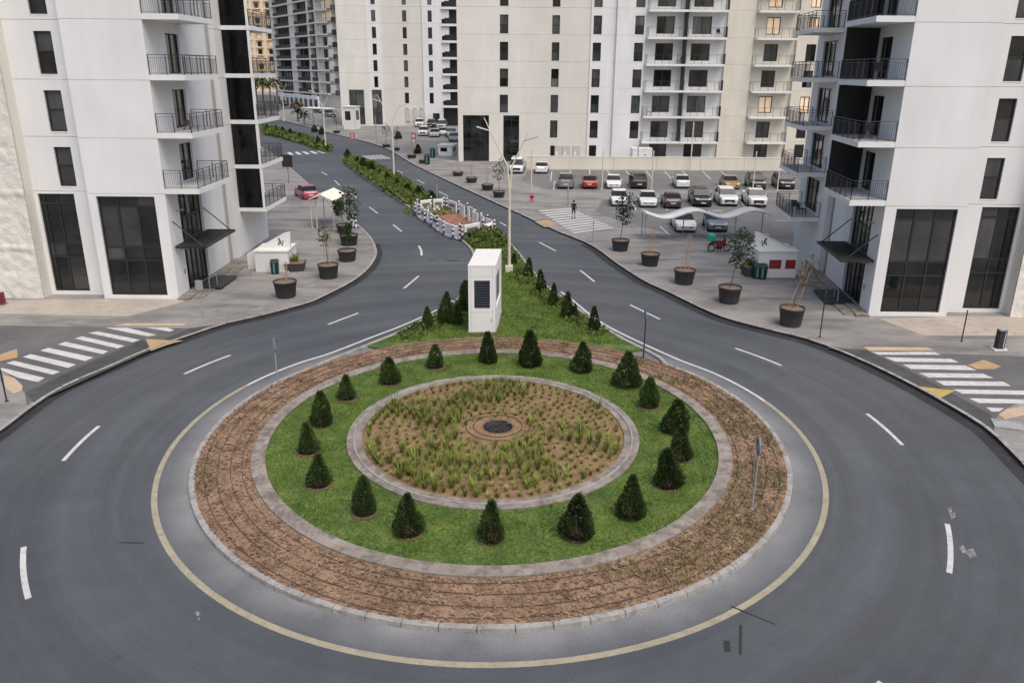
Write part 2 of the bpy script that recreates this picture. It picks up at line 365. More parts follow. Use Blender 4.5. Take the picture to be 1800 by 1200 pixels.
g = MB(); g.lathe([(5.40, .19), (5.41, .235), (5.47, .235), (5.48, .19)], 120, CEN, smooth=False); struct(g.build('garden_edging', 'kerb_concrete'))

def kerb(name, path, side, mats, w=.2, h=.15, step=1.0, near=75, cap=True):
    """kerb stones along a path; side +1 = stones lie left of travel"""
    root = struct(bpy.data.objects.new(name, None)); C.objects.link(root)
    g = MB(); b = .015
    g.hexa([(-.485, 0, -.05), (.485, 0, -.05), (.485, side * w, -.05), (-.485, side * w, -.05), (-.485, side * b, h), (.485, side * b, h), (.485, side * w, h), (-.485, side * w, h)], 0)
    me = g.mesh('kerb_stone', mats); me.polygons[1].material_index = 1
    acc = 0; last = None; far = []
    k = max(1, int(round(step / .5)))
    for i in range(0, len(path) - k, k):
        a, b2 = path[i], path[i + k]; mid = (a + b2) / 2; d = b2 - a
        if mid.y < near and mid.y > 5:
            o = link('kerb_stone', me, root, (mid.x, mid.y, rnd.uniform(-.006, .006)), math.atan2(d.y, d.x)); o.scale = (d.length, 1, 1)
    runs = []
    for i in range(0, len(path) - 1):
        if path[i].y >= near or path[i].y <= 5:
            runs.append(i)
    seg = []; segs = []
    for i in runs:
        if seg and i != seg[-1] + 1: segs.append(seg); seg = []
        seg.append(i)
    if seg: segs.append(seg)
    o2 = offset(path, side * w)
    for sg in segs:
        idx = sg + [sg[-1] + 1]; g = MB()
        g.strip([path[i] for i in idx], [o2[i] for i in idx], h, 1)
        n = len(idx); v = [(path[i].x, path[i].y, 0) for i in idx] + [(path[i].x, path[i].y, h) for i in idx]
        g.add(v, [(j, j + 1, n + j + 1, n + j) for j in range(n - 1)], 0)
        g.build('kerb_run', mats, root)
    return root
kerb('island_kerb', isl, 1, ['kerb_concrete', 'kerb_concrete'], .2, .14)

# outer kerbs
OUT_L = arc(19.5, 262, 184, 22) + gp((0, 765), (100, 692), (200, 647), (260, 620), (325, 597), (400, 572), (450, 561), (540, 537), (575, 522), (617, 500), (638, 485), (653, 470), (661, 456), (663, 442), (653, 420), (633, 400), (600, 371), (560, 340), (518, 303), (480, 272), (430, 245), (360, 220))
OUT_R = arc(19.7, -82, -12, 20) + gp((1800, 825), (1737, 762), (1675, 722), (1600, 680), (1512, 637), (1425, 602), (1350, 583), (1275, 563), (1225, 542), (1175, 517), (1137, 500), (1112, 485), (1082, 465), (1037, 433), (975, 407), (900, 372), (803, 327), (728, 291), (665, 257), (577, 234), (507, 215), (440, 198))
outl, outr = spline(OUT_L, .5), spline(OUT_R, .5)
kerb('left_kerb', outl, 1, ['kerb_black', 'kerb_concrete'], .2, .15)
kerb('right_kerb', outr, -1, ['kerb_black', 'kerb_concrete'], .2, .15)
for nm, p, sd_ in (('left_gutter', outl, -1), ('right_gutter', outr, 1)):
    q = [v for v in p if v.y < 62]
    g = MB(); g.strip(offset(q, sd_ * .02), offset(q, sd_ * (.55 if sd_ > 0 else .38)), .005); struct(g.build(nm, 'kerb_black'))
# pavements (slabs kerb-high)
g = MB(); g.prism(offset(outl, .2) + [Vector((-150, 240, 0)), Vector((-150, -20, 0)), Vector((-3.4, -20, 0))], -.05, ZP); struct(g.build('left_pavement', 'paving'))
g = MB(); g.prism(offset(outr, -.2) + [Vector((-60, 330, 0)), Vector((150, 330, 0)), Vector((150, -20, 0)), Vector((2, -20, 0))], -.05, ZP); struct(g.build('right_pavement', 'paving'))

def sheet(name, pts, z, mat, parent=None):
    g = MB(); g.add([(p.x, p.y, z) for p in pts], [tuple(range(len(pts)))]); o = g.build(name, mat, parent)
    return o if parent else struct(o)
def gz(*p): return gp(*p, z=ZP)
# side lanes that meet the loop, their worn strips
sheet('left_side_road', gz((-420, 571), (0, 572), (180, 575), (330, 577), (395, 568)) + [p for p in reversed([q for q in offset(outl, .35) if 31.0 < q.y < 40.2])] + gz((47, 712), (44, 692), (30, 672), (5, 648), (-70, 632), (-420, 612)), ZP + .004, 'side_road')
sheet('right_side_road', gz((1450, 612), (1500, 612), (1620, 620), (1800, 626), (2300, 635), (2300, 720), (1800, 700), (1760, 725), (1742, 745)) + [q for q in offset(outr, -.4) if 28.9 < q.y < 37.6], ZP + .004, 'side_road')
sheet('left_crossing_patch', gz((45, 690), (150, 640), (253, 596), (262, 608), (330, 578), (368, 573), (262, 617), (60, 708)), ZP + .008, 'fresh_asphalt')
sheet('right_crossing_patch', gz((1460, 612), (1524, 616), (1600, 652), (1700, 705), (1745, 732), (1748, 758), (1690, 725), (1600, 673), (1520, 633)), ZP + .008, 'fresh_asphalt')
sheet('left_gravel_strip', gz((-300, 548), (0, 551), (225, 556), (325, 530), (316, 526), (90, 526), (-300, 540)), ZP + .004, 'sand')
sheet('right_gravel_strip', gz((1545, 560), (1625, 590), (1800, 590), (2200, 596), (2200, 560), (1800, 556), (1660, 556)), ZP + .004, 'sand')

# ---------------------------------------------------------------- painted markings
def marks(name): return struct(bpy.data.objects.new(name, None))
def mroot(name):
    o = marks(name); C.objects.link(o); return o
def six(ox, oy, pts, k=6.0): return [(ox + x / k, oy + y / k) for x, y in pts]
zl = mroot('left_zebra_crossing')
for s_ in ([(15, 638), (470, 745), (400, 790), (180, 740), (15, 665)], [(65, 590), (150, 565), (635, 680), (555, 712)], [(240, 525), (325, 495), (805, 605), (720, 640)], [(425, 458), (510, 428), (985, 530), (900, 568)], [(610, 393), (690, 365), (1145, 465), (1080, 495)], [(785, 330), (870, 308), (1315, 408), (1240, 435)], [(930, 272), (1030, 255), (1475, 345), (1400, 370)], [(1110, 217), (1340, 217), (1650, 292), (1560, 310)], [(1540, 217), (1760, 217), (1840, 240), (1790, 258)]):
    sheet('stripe', gz(*six(0, 540, s_)), ZP + .012, 'road_white', zl)
zr = mroot('right_zebra_crossing')
for s_ in ([(185, 232), (860, 235), (920, 262), (270, 262)], [(330, 288), (1030, 305), (1115, 342), (440, 335)], [(520, 365), (1180, 375), (1300, 425), (610, 412)], [(690, 452), (1370, 462), (1480, 508), (790, 500)], [(865, 535), (1580, 545), (1665, 592), (960, 585)], [(1050, 625), (1800, 640), (1890, 686), (1150, 672)], [(1220, 720), (1900, 735), (1960, 778), (1320, 770)], [(1400, 815), (1590, 825), (1540, 860), (1460, 862)]):
    sheet('stripe', gz(*six(1500, 580, s_)), ZP + .012, 'road_white', zr)
rl = mroot('tactile_ramps')
for s_, m_ in (([(0, 500), (180, 440), (185, 530), (0, 572)], 'ramp_orange'), ([(1540, 335), (1830, 352), (1930, 352), (1760, 400), (1590, 462)], 'ramp_orange'), ([(1180, 197), (1340, 172), (1960, 172), (1940, 198)], 'ramp_peach'), ([(30, 715), (150, 745), (240, 830), (230, 880), (140, 915), (60, 850)], 'ramp_peach')):
    sheet('ramp_patch', gz(*six(0, 540, s_)), ZP + .016, m_, rl)
for s_, m_ in (([(105, 178), (780, 185), (860, 215), (170, 222)], 'ramp_peach'), ([(1210, 370), (1375, 315), (1560, 385), (1480, 415), (1300, 412)], 'ramp_orange'), ([(690, 596), (1075, 640), (900, 728), (790, 668)], 'ramp_yellow'), ([(1530, 890), (1620, 830), (1800, 805), (1900, 800), (1880, 880), (1600, 945)], 'ramp_peach')):
    sheet('ramp_patch', gz(*six(1500, 580, s_)), ZP + .016, m_, rl)
sheet('ramp_patch', gz((940, 390), (965, 386), (978, 396), (958, 400)), ZP + .016, 'ramp_orange', rl)
dashes = mroot('lane_markings')
def dash(path, w, z=.004, mat='road_white', parent=None, name='dash'):
    g = MB(); g.strip(offset(path, w / 2), offset(path, -w / 2), z); return g.build(name, mat, parent or dashes)
for a0, a1 in ((-151.3, -141.2), (178.3, 188.6), (147.7, 157.9), (28.6, 39), (-2.4, 7.8), (-32.6, -22.4), (-63.5, -53.2), (-93, -83), (-122, -112)):
    dash(arc(15.96, a0, a1, 8), .155)
for x0, y0, x1, y1 in ((577, 570, 630, 550), (710, 507, 736, 485), (691, 395, 706, 407), (649, 364, 664, 375), (617, 340, 627, 348), (588, 317, 597, 326), (565, 302, 575, 308), (1108, 536, 1160, 561), (1020, 475, 1045, 495), (948, 426, 977, 441), (879, 391, 890, 397), (819, 360, 838, 370), (772, 337, 788, 345), (733, 316, 746, 323), (699, 300, 708, 305)):
    dash([G(x0, y0), G(x1, y1)], .15)
dash(gp((736, 432), (739, 437), (741, 443), (741, 449)), .17)
# edge line round the loop, running up both sides of the island
ln = spline(gp((795, 528), (775, 541), (742, 557), (700, 575), (655, 592)) + arc(12.32, 134, 402, 34) + gp((1137, 607), (1075, 577), (1040, 555), (1007, 528), (985, 512)), .5)
cut0 = min(range(len(ln)), key=lambda i: (ln[i] - gp((450, 675))[0]).length); cut1 = min(range(len(ln)), key=lambda i: (ln[i] - gp((1340, 705))[0]).length)
el = mroot('edge_line')
dash(ln[:cut0 + 1], .15, .004, 'road_white', el, 'line_section'); dash(ln[cut0:cut1 + 1], .19, .004, 'road_cream', el, 'line_section'); dash(ln[cut1:], .15, .004, 'road_white', el, 'line_section')
# scuffs, tar lines and worn arrows on the asphalt
sc_ = mroot('road_scuffs')
for x0, y0, x1, y1, w in ((207, 953, 254, 954, .05), (1285, 1065, 1363, 1097, .05), (1302, 1098, 1301, 1150, .07), (1277, 1125, 1279, 1145, .16)):
    dash([G(x0, y0), G((x0 + x1) / 2, (y0 + y1) / 2), G(x1, y1)], w, .004, 'kerb_black', sc_, 'tar_line')
for pts in ([(1686, 961), (1693, 958), (1700, 966), (1710, 963), (1717, 976), (1704, 981), (1700, 973), (1690, 970)], [(1665, 893), (1672, 891), (1674, 902), (1679, 899), (1680, 908), (1672, 912)], [(341, 1077), (347, 1073), (353, 1078), (347, 1082)], [(345, 1086), (352, 1084), (350, 1090)]):
    sheet('paint_remnant', gp(*pts), .004, 'paint_worn', sc_)
for k in range(16):                       # dark tyre and patch marks where the left lane bends
    a = G(765 + rnd.uniform(-14, 30), 440 + rnd.uniform(-12, 25)); d = Vector((rnd.uniform(.4, 1.2), rnd.uniform(-.3, .3), 0))
    dash([a, a + d * .5, a + d], rnd.uniform(.08, .25), .004, 'fresh_asphalt', sc_, 'tar_line')
# far crossings over the carriageways
for nm, q in (('far_left_zebra', ((503, 268, 508, 273), (568, 265, 580, 269), 5)), ('far_right_zebra', ((636, 274, 652, 281), (672, 272, 690, 279), 5))):
    zr2 = mroot(nm + '_crossing'); A, B, n = q
    for i in range(n):
        t0, t1 = (i + .1) / n, (i + .6) / n
        L = lambda t, j: (A[j] + (B[j] - A[j]) * t)
        sheet('stripe', gp((L(t0, 0), L(t0, 1)), (L(t1, 0), L(t1, 1)), (L(t1, 2), L(t1, 3)), (L(t0, 2), L(t0, 3))), .005, 'road_white', zr2)

# ---------------------------------------------------------------- car park on the right
sheet('parking_lane', gz((928, 300), (1500, 300), (1560, 334), (1400, 334), (960, 333), (915, 318)), ZP + .004, 'lot')
sheet('parking_apron', gz((1060, 352), (1098, 343), (1440, 352), (1445, 420), (1300, 418), (1185, 412), (1100, 392), (1046, 372)), ZP + .004, 'lot')
bays = mroot('parking_bay_lines')
for x0, y0, x1, y1 in ((970, 302, 968, 318), (1003, 300, 1003, 313), (1036, 298, 1037, 309), (1067, 299, 1073, 307), (1100, 300, 1109, 312), (1135, 300, 1146, 313), (1168, 301, 1180, 314), (1200, 301, 1213, 315), (1235, 301, 1249, 315), (1267, 301, 1284, 314), (1112, 356, 1118, 370), (1165, 354, 1173, 370), (1176, 412, 1160, 398), (1243, 398, 1238, 411), (1300, 352, 1312, 368), (1365, 388, 1410, 388), (1345, 410, 1352, 414), (975, 318, 973, 334), (1059, 318, 1057, 334)):
    dash([G(x0, y0, ZP), G(x1, y1, ZP)], .14, ZP + .008, 'road_white', bays, 'bay_line')
zp = mroot('plaza_zebra_crossing')
for i in range(11):
    t = i / 11; t2 = t + .045
    def L(t, a, b): return (a[0] + (b[0] - a[0]) * t, a[1] + (b[1] - a[1]) * t)
    p = [L(t, (946, 370), (1012, 412)), L(t, (1004, 366), (1082, 402)), L(t2, (1004, 366), (1082, 402)), L(t2, (946, 370), (1012, 412))]
    sheet('stripe', gz(*p), ZP + .008, 'road_white', zp)
# ================================================================ BUILDINGS
class Fc:
    """a facade: o = start, e = along, n = inward (all relative to the building's root)"""
    def __init__(s, o, e, n): s.o, s.e, s.n = Vector((o[0], o[1], 0)), Vector((e[0], e[1], 0)), Vector((n[0], n[1], 0))
    def p(s, a, d, z): q = s.o + s.e * a + s.n * d; return (q.x, q.y, z)
def fbox(g, F, a0, a1, d0, d1, z0, z1, mi=0):
    return g.hexa([F.p(a0, d0, z0), F.p(a1, d0, z0), F.p(a1, d1, z0), F.p(a0, d1, z0), F.p(a0, d0, z1), F.p(a1, d0, z1), F.p(a1, d1, z1), F.p(a0, d1, z1)], mi)
def wall(g, F, a0, a1, z0, z1, holes=(), d=0.0, th=.3, mi=0, rev=.22, skip=()):
    A = sorted({a0, a1} | {min(max(h[i], a0), a1) for h in holes for i in (0, 1)}); Z = sorted({z0, z1} | {min(max(h[i], z0), z1) for h in holes for i in (2, 3)})
    for i in range(len(A) - 1):
        for j in range(len(Z) - 1):
            ca, cz = (A[i] + A[i + 1]) / 2, (Z[j] + Z[j + 1]) / 2
            if any(h[0] < ca < h[1] and h[2] < cz < h[3] for h in holes): continue
            g.quad(F.p(A[i], d, Z[j]), F.p(A[i + 1], d, Z[j]), F.p(A[i + 1], d, Z[j + 1]), F.p(A[i], d, Z[j + 1]), mi)
    for h in holes:
        for (p, q) in (((h[0], h[2]), (h[1], h[2])), ((h[1], h[2]), (h[1], h[3])), ((h[1], h[3]), (h[0], h[3])), ((h[0], h[3]), (h[0], h[2]))):
            g.quad(F.p(p[0], d, p[1]), F.p(q[0], d, q[1]), F.p(q[0], d + rev, q[1]), F.p(p[0], d + rev, p[1]), mi)
    for ci, (p, q) in enumerate((((a0, z0), (a1, z0)), ((a1, z0), (a1, z1)), ((a1, z1), (a0, z1)), ((a0, z1), (a0, z0)))):
        if ci in skip: continue
        g.quad(F.p(p[0], d, p[1]), F.p(q[0], d, q[1]), F.p(q[0], d + th, q[1]), F.p(p[0], d + th, p[1]), mi)
    return g
def window(root, F, a0, a1, z0, z1, d=.12, cols=1, rows=(1.0,), gm='glass', fr=.06, name='window', sill=False, fm='black_metal', bar=None):
    """frame with mullions; every pane its own mesh"""
    bar = bar or fr
    g = MB(); w = a1 - a0; h = z1 - z0
    for x0, x1, y0, y1 in ((a0, a1, z0, z0 + fr), (a0, a1, z1 - fr, z1), (a0, a0 + fr, z0 + fr, z1 - fr), (a1 - fr, a1, z0 + fr, z1 - fr)):
        fbox(g, F, x0, x1, d - .03, d + .05, y0, y1)
    xs = [a0 + w * i / cols for i in range(cols + 1)]; zs = [z0]; 
    for r in rows: zs.append(zs[-1] + h * r / sum(rows))
    for x in xs[1:-1]: fbox(g, F, x - bar / 2, x + bar / 2, d - .025, d + .04, z0 + fr, z1 - fr)
    for z in zs[1:-1]: fbox(g, F, a0 + fr, a1 - fr, d - .02, d + .035, z - bar / 2, z + bar / 2)
    o = g.build(name, fm, root)
    for i in range(cols):
        for j in range(len(zs) - 1):
            p = MB(); t = rnd.uniform(-.004, .004)
            p.quad(F.p(xs[i] + .01, d + .02, zs[j] + .01), F.p(xs[i + 1] - .01, d + .02 + t, zs[j] + .01), F.p(xs[i + 1] - .01, d + .02 + t, zs[j + 1] - .01), F.p(xs[i] + .01, d + .02 + rnd.uniform(-.004, .004), zs[j + 1] - .01))
            p.build('pane', gm if isinstance(gm, str) else rnd.choice(gm), o)
    if sill: 
        s = MB(); fbox(s, F, a0 - .02, a1 + .02, d - .16, d, z0 - .05, z0 - .012); s.build('sill', 'wall_white', o)
    return o
def railing(F, pts, z, h=1.08, fine=.11, post=.95, parent=None, wide=.05, mat='rail'):
    g = MB()
    for (a0, d0), (a1, d1) in zip(pts, pts[1:]):
        L = math.hypot(a1 - a0, d1 - d0); f = lambda t, zz: F.p(a0 + (a1 - a0) * t, d0 + (d1 - d0) * t, zz)
        g.tube(f(0, z + h), f(1, z + h), .025, None, 4); g.tube(f(0, z + h - .16), f(1, z + h - .16), .012, None, 4); g.tube(f(0, z + .08), f(1, z + .08), .016, None, 4)
        n = max(1, round(L / post))
        for i in range(n + 1): g.tube(f(i / n, z), f(i / n, z + h), wide / 2, None, 4)
        if fine:
            k = int(L / fine)
            for i in range(1, k): g.tube(f(i / k, z + .08), f(i / k, z + h - .16), .008, None, 3, caps=False)
    return g.build('railing', mat, parent)

def chair(label, loc, rz, mat='black_plastic', s=1.0):
    r = thing('chair', label, 'chair', loc, rz)
    MB().box(-.24 * s, .24 * s, -.24 * s, .24 * s, .42 * s, .47 * s).build('seat', mat, r)
    MB().hexa([(-.24 * s, .2 * s, .5 * s), (.24 * s, .2 * s, .5 * s), (.24 * s, .25 * s, .5 * s), (-.24 * s, .25 * s, .5 * s), (-.22 * s, .3 * s, .9 * s), (.22 * s, .3 * s, .9 * s), (.22 * s, .34 * s, .9 * s), (-.22 * s, .34 * s, .9 * s)]).build('backrest', mat, r)
    for sx in (-1, 1):
        for sy in (-1, 1): MB().tube((sx * .21 * s, sy * .21 * s, .42 * s), (sx * .25 * s, sy * .25 * s, 0), .02 * s, None, 5).build('leg', mat, r)
    return r

ST = 3.22; FL = [3.70 + ST * k for k in range(0, 7)]         # floor levels of the two tower wings
def corner_tower(name, label, O, eu, ev, screen_first, screen_second, zig):
    root = thing(name, label, 'building', O)
    B = Fc((0, 0), eu, ev); S = Fc((0, 0), ev, eu)
    TOP = FL[-1] + .6
    joints = [0.0] + [FL[k] - .3 for k in range(1, len(FL))] + [TOP]
    glz = ['glass', 'glass', 'glass', 'glass_brown']
    # front bay, storey by storey with open joints
    gw = (.66, 4.13, .34, 6.46)
    for k in range(len(joints) - 1):
        z0, z1 = joints[k] + (.011 if k else 0), joints[k + 1] - .011
        g = MB(); wall(g, B, 0, 4.6, z0, z1, [gw] if k == 0 else [], 0, .5, skip=(3,)); g.build('wall_panel', 'wall_white', root)
        g = MB(); holes = [(5.9, 8.1, .34, 6.46)] if k == 0 else [(5.62, 6.64, z0 + .27, z0 + 2.6)]
        wall(g, B, 4.6, 8.34, z0, z1, holes, .85, .4); g.build('wall_panel', 'wall_white', root)
        if k: window(root, B, 5.62, 6.64, z0 + .27, z0 + 2.6, .85 + .14, 1, (1.15, 1), ['glass', 'glass_brown', 'glass_grey', 'glass_grey'], .09, sill=True)
    g = MB(); wall(g, B, .02, 8.3, .02, TOP, [gw, (5.9, 8.1, .34, 6.46)] + [(5.5, 6.8, joints[k], joints[k + 1]) for k in range(1, 7)], .93 + .05, .1); g.build('wall_core', 'wall_grey', root)
    g = MB(); fbox(g, B, .05, 4.55, .03, .4, 6.5, TOP - .1); g.build('joint_backing', 'wall_grey', root)
    window(root, B, .66, 4.13, .34, 6.46, .16, 3, (2.0, .75, 2.25, .55), glz, .1, name='shop_window', bar=.11)
    window(root, B, 5.9, 8.1, .34, 6.46, .85 + .14, 2, (2.0, .75, 2.25, .55), glz, .1, name='shop_window', bar=.11)
    # rough cream stone bay beyond, hand-hacked surface
    g = MB(); na, nz = 60, 150; v = []
    for j in range(nz + 1):
        for i in range(na + 1):
            a, z = 8.35 + 9.0 * i / na, .0 + TOP * j / nz
            q = Vector((a * 2.2, z * 1.3, 2.2)); h = noise.noise(q) * .5 + noise.noise(q * 2.3) * .5 + noise.noise(q * 5) * .3
            jt = min(abs(z - x) for x in joints[1:] + [joints[1] / 2]); edge = -.09 if jt < .07 else 0
            v.append(B.p(a, -.02 - (.15 * h - edge) * (1 if i else 0), z))
    g.add(v, [(j * (na + 1) + i, j * (na + 1) + i + 1, (j + 1) * (na + 1) + i + 1, (j + 1) * (na + 1) + i) for j in range(nz) for i in range(na)], 0, True)
    g.build('stone_cladding', 'stone_cream', root)
    g = MB(); wall(g, B, 8.35, 17.35, 0, TOP, [], .12, .8); g.build('wall_core', 'stone_cream', root)
    # side along the street: entrance, balcony doors, groove, second wing
    ent = (1.7, 5.25, .14, 6.4)
    for k in range(len(joints) - 1):
        z0, z1 = joints[k] + (.011 if k else 0), joints[k + 1] - .011
        holes = [ent] if k == 0 else [(2.8, 4.75, z0 + .34, z0 + 2.62)]
        g = MB(); wall(g, S, .0, 9.0, z0, z1, holes, 0, .3, skip=(3,)); g.build('wall_panel', 'wall_white', root)
        if k: window(root, S, 2.8, 4.75, z0 + .34, z0 + 2.62, .16, 2, (1,), ['glass', 'glass_brown'], .08, name='balcony_door')
    g = MB(); fbox(g, S, 9.0, 10.75, .55, .9, 0, TOP); g.build('recess_wall', 'wall_grey', root)
    g = MB(); fbox(g, S, .03, 2.7, .03, .5, 6.55, TOP - .1); fbox(g, S, 4.9, 8.97, .03, .5, 6.55, TOP - .1); g.build('joint_backing', 'wall_grey', root)
    en = window(root, S, 1.7, 5.25, .14, 6.4, .2, 5, (2.9, .35, 1.4, 1.6), ['glass', 'glass_grey', 'glass_grey'], .1, name='entrance_glazing', bar=.13)
    for k in range(len(FL) - 1):
        z0, z1 = (0 if k == 0 else FL[k] - .3 + .02), FL[k + 1] - .3 - .02
        hz = [(13.2, 16.6, FL[k] + .1, FL[k] + 2.5)]
        g = MB(); wall(g, S, 10.75, 18.4, z0, z1, hz, 0, .4); g.build('wall_panel', 'wall_white', root)
        window(root, S, 13.2, 16.6, FL[k] + .1, FL[k] + 2.5, .16, 3, (1,), ['glass', 'glass_brown'], .08, name='balcony_door')
    g = MB(); fbox(g, S, 10.8, 13.1, .04, .6, .1, FL[-1] - .4); fbox(g, S, 16.7, 18.3, .04, .6, .1, FL[-1] - .4); g.build('joint_backing', 'wall_grey', root)
    g = MB(); fbox(g, S, 17.9, 18.38, .41, 12, 0, TOP - .4); g.build('end_wall', 'wall_white', root)
    g = MB(); fbox(g, B, .3, 17, 1.3, 12, TOP - .3, TOP - .05); g.build('roof', 'wall_grey', root)
    # balconies: first wing from the second floor up, second wing from the first floor
    for k in range(1, len(FL) - 1):
        z = FL[k]; g = MB(); fbox(g, S, .02, 5.2, -2.05, -.002, z - .3, z); b = g.build('balcony', 'wall_white', root)
        railing(S, [(.07, -.05), (.07, -2.0), (5.13, -2.0)] + ([] if screen_first else [(5.13, -.05)]), z, parent=b)
        f = MB(); fbox(f, S, .1, 5.1, -1.95, -.05, z + .002, z + .02); f.build('floor_tiles', 'wall_grey', b)
        if screen_first:
            s_ = MB(); fbox(s_, S, 5.02, 5.12, -1.98, -.02, z + .02, z + ST - .32); s_.build('privacy_screen', 'dark_screen', b)
        l_ = MB(); l_.lathe([(.0, 0), (.09, 0), (.09, -.06), (0, -.06)], 10, S.p(2.5, -1.0, z - .3)); l_.build('soffit_lamp', 'white_metal', b)
    for k in range(0, len(FL) - 1):
        z = FL[k]; g = MB(); fbox(g, S, 12.1, 17.4, -2.05, -.002, z - .28, z); b = g.build('balcony', 'wall_white', root)
        pts = [(12.16, -.05), (12.16, -2.0), (17.33, -2.0), (17.33, -.05)]
        railing(S, pts[1:] if screen_second else pts, z, parent=b)
        f = MB(); fbox(f, S, 12.2, 17.3, -1.95, -.05, z + .002, z + .02); f.build('floor_tiles', 'wall_grey', b)
        if screen_second:
            s_ = MB(); fbox(s_, S, 12.12, 12.2, -1.78, -.02, z + .02, z + ST - .3)
            for q in range(7): fbox(s_, S, 12.1, 12.12, -1.7 + q * .25, -1.58 + q * .25, z + .05, z + ST - .35)
            s_.build('privacy_screen', 'glass_black', b)
            p_ = MB(); fbox(p_, S, 12.12, 12.3, -1.98, -1.80, z + .002, z + ST - .285); p_.build('corner_post', 'wall_white', b)
    # entrance canopy: louvred black plate on tie rods
    c = MB(); z = 3.35
    fbox(c, S, .3, 5.5, -1.95, -1.85, z - .08, z + .06); fbox(c, S, .3, 5.5, -.16, -.06, z - .08, z + .06)
    for a in (.3, 2.85, 5.4): fbox(c, S, a, a + .1, -1.85, -.16, z - .08, z + .06)
    co = c.build('entrance_canopy', 'black_metal', root)
    for q in range(26):
        a = .42 + q * .19
        if 2.7 < a < 2.95: continue
        s_ = MB(); s_.hexa([S.p(a, -1.85, z - .05), S.p(a + .12, -1.85, z + .0), S.p(a + .12, -.16, z + .0), S.p(a, -.16, z - .05), S.p(a, -1.85, z - .02), S.p(a + .12, -1.85, z + .03), S.p(a + .12, -.16, z + .03), S.p(a, -.16, z - .02)])
        s_.build('slat', 'black_metal', co)
    for a in (.45, 5.3):
        t = MB(); t.tube(S.p(a, -1.7, z + .05), S.p(a, -.02, z + 1.55), .035, None, 6); t.build('tie_rod', 'black_metal', root)
    st = MB(); fbox(st, S, -.2, 9.0, -.75, -.0, 0, .26); fbox(st, S, .1, 8.7, -1.4, -.75, 0, .19); st.build('entrance_step', 'concrete', root)
    mt = MB(); fbox(mt, S, 2.1, 5.2, -1.9, -.15, .262, .275); mt.build('door_mat', 'black_plastic', root)
    for a, z in ((1.15, 3.0), (1.25, 5.4)):
        cm = MB(); cm.tube(S.p(a, 0, z), S.p(a, -.3, z + .08), .03, None, 6); cm.tube(S.p(a - .1, -.3, z + .08), S.p(a + .2, -.35, z + .02), .05, None, 8); cm.build('wall_camera', 'grey_metal', root)
    ic = MB(); fbox(ic, S, 1.2, 1.38, -.05, -.002, 1.4, 1.7); ic.build('intercom', 'grey_metal', root)
    return root, S
left_tower, SL = corner_tower('apartment_tower', 'white apartment tower on the left with cream rough stone side and black louvred canopy', (-20.65, 45.05, 0), (-1, 0), (-.003, 1), False, True, 0)
right_tower, SR = corner_tower('apartment_tower', 'white apartment tower on the right with black screened balconies and black canopy', (21.0, 42.65, 0), (1, 0), (.1045, .9945), True, False, 0)

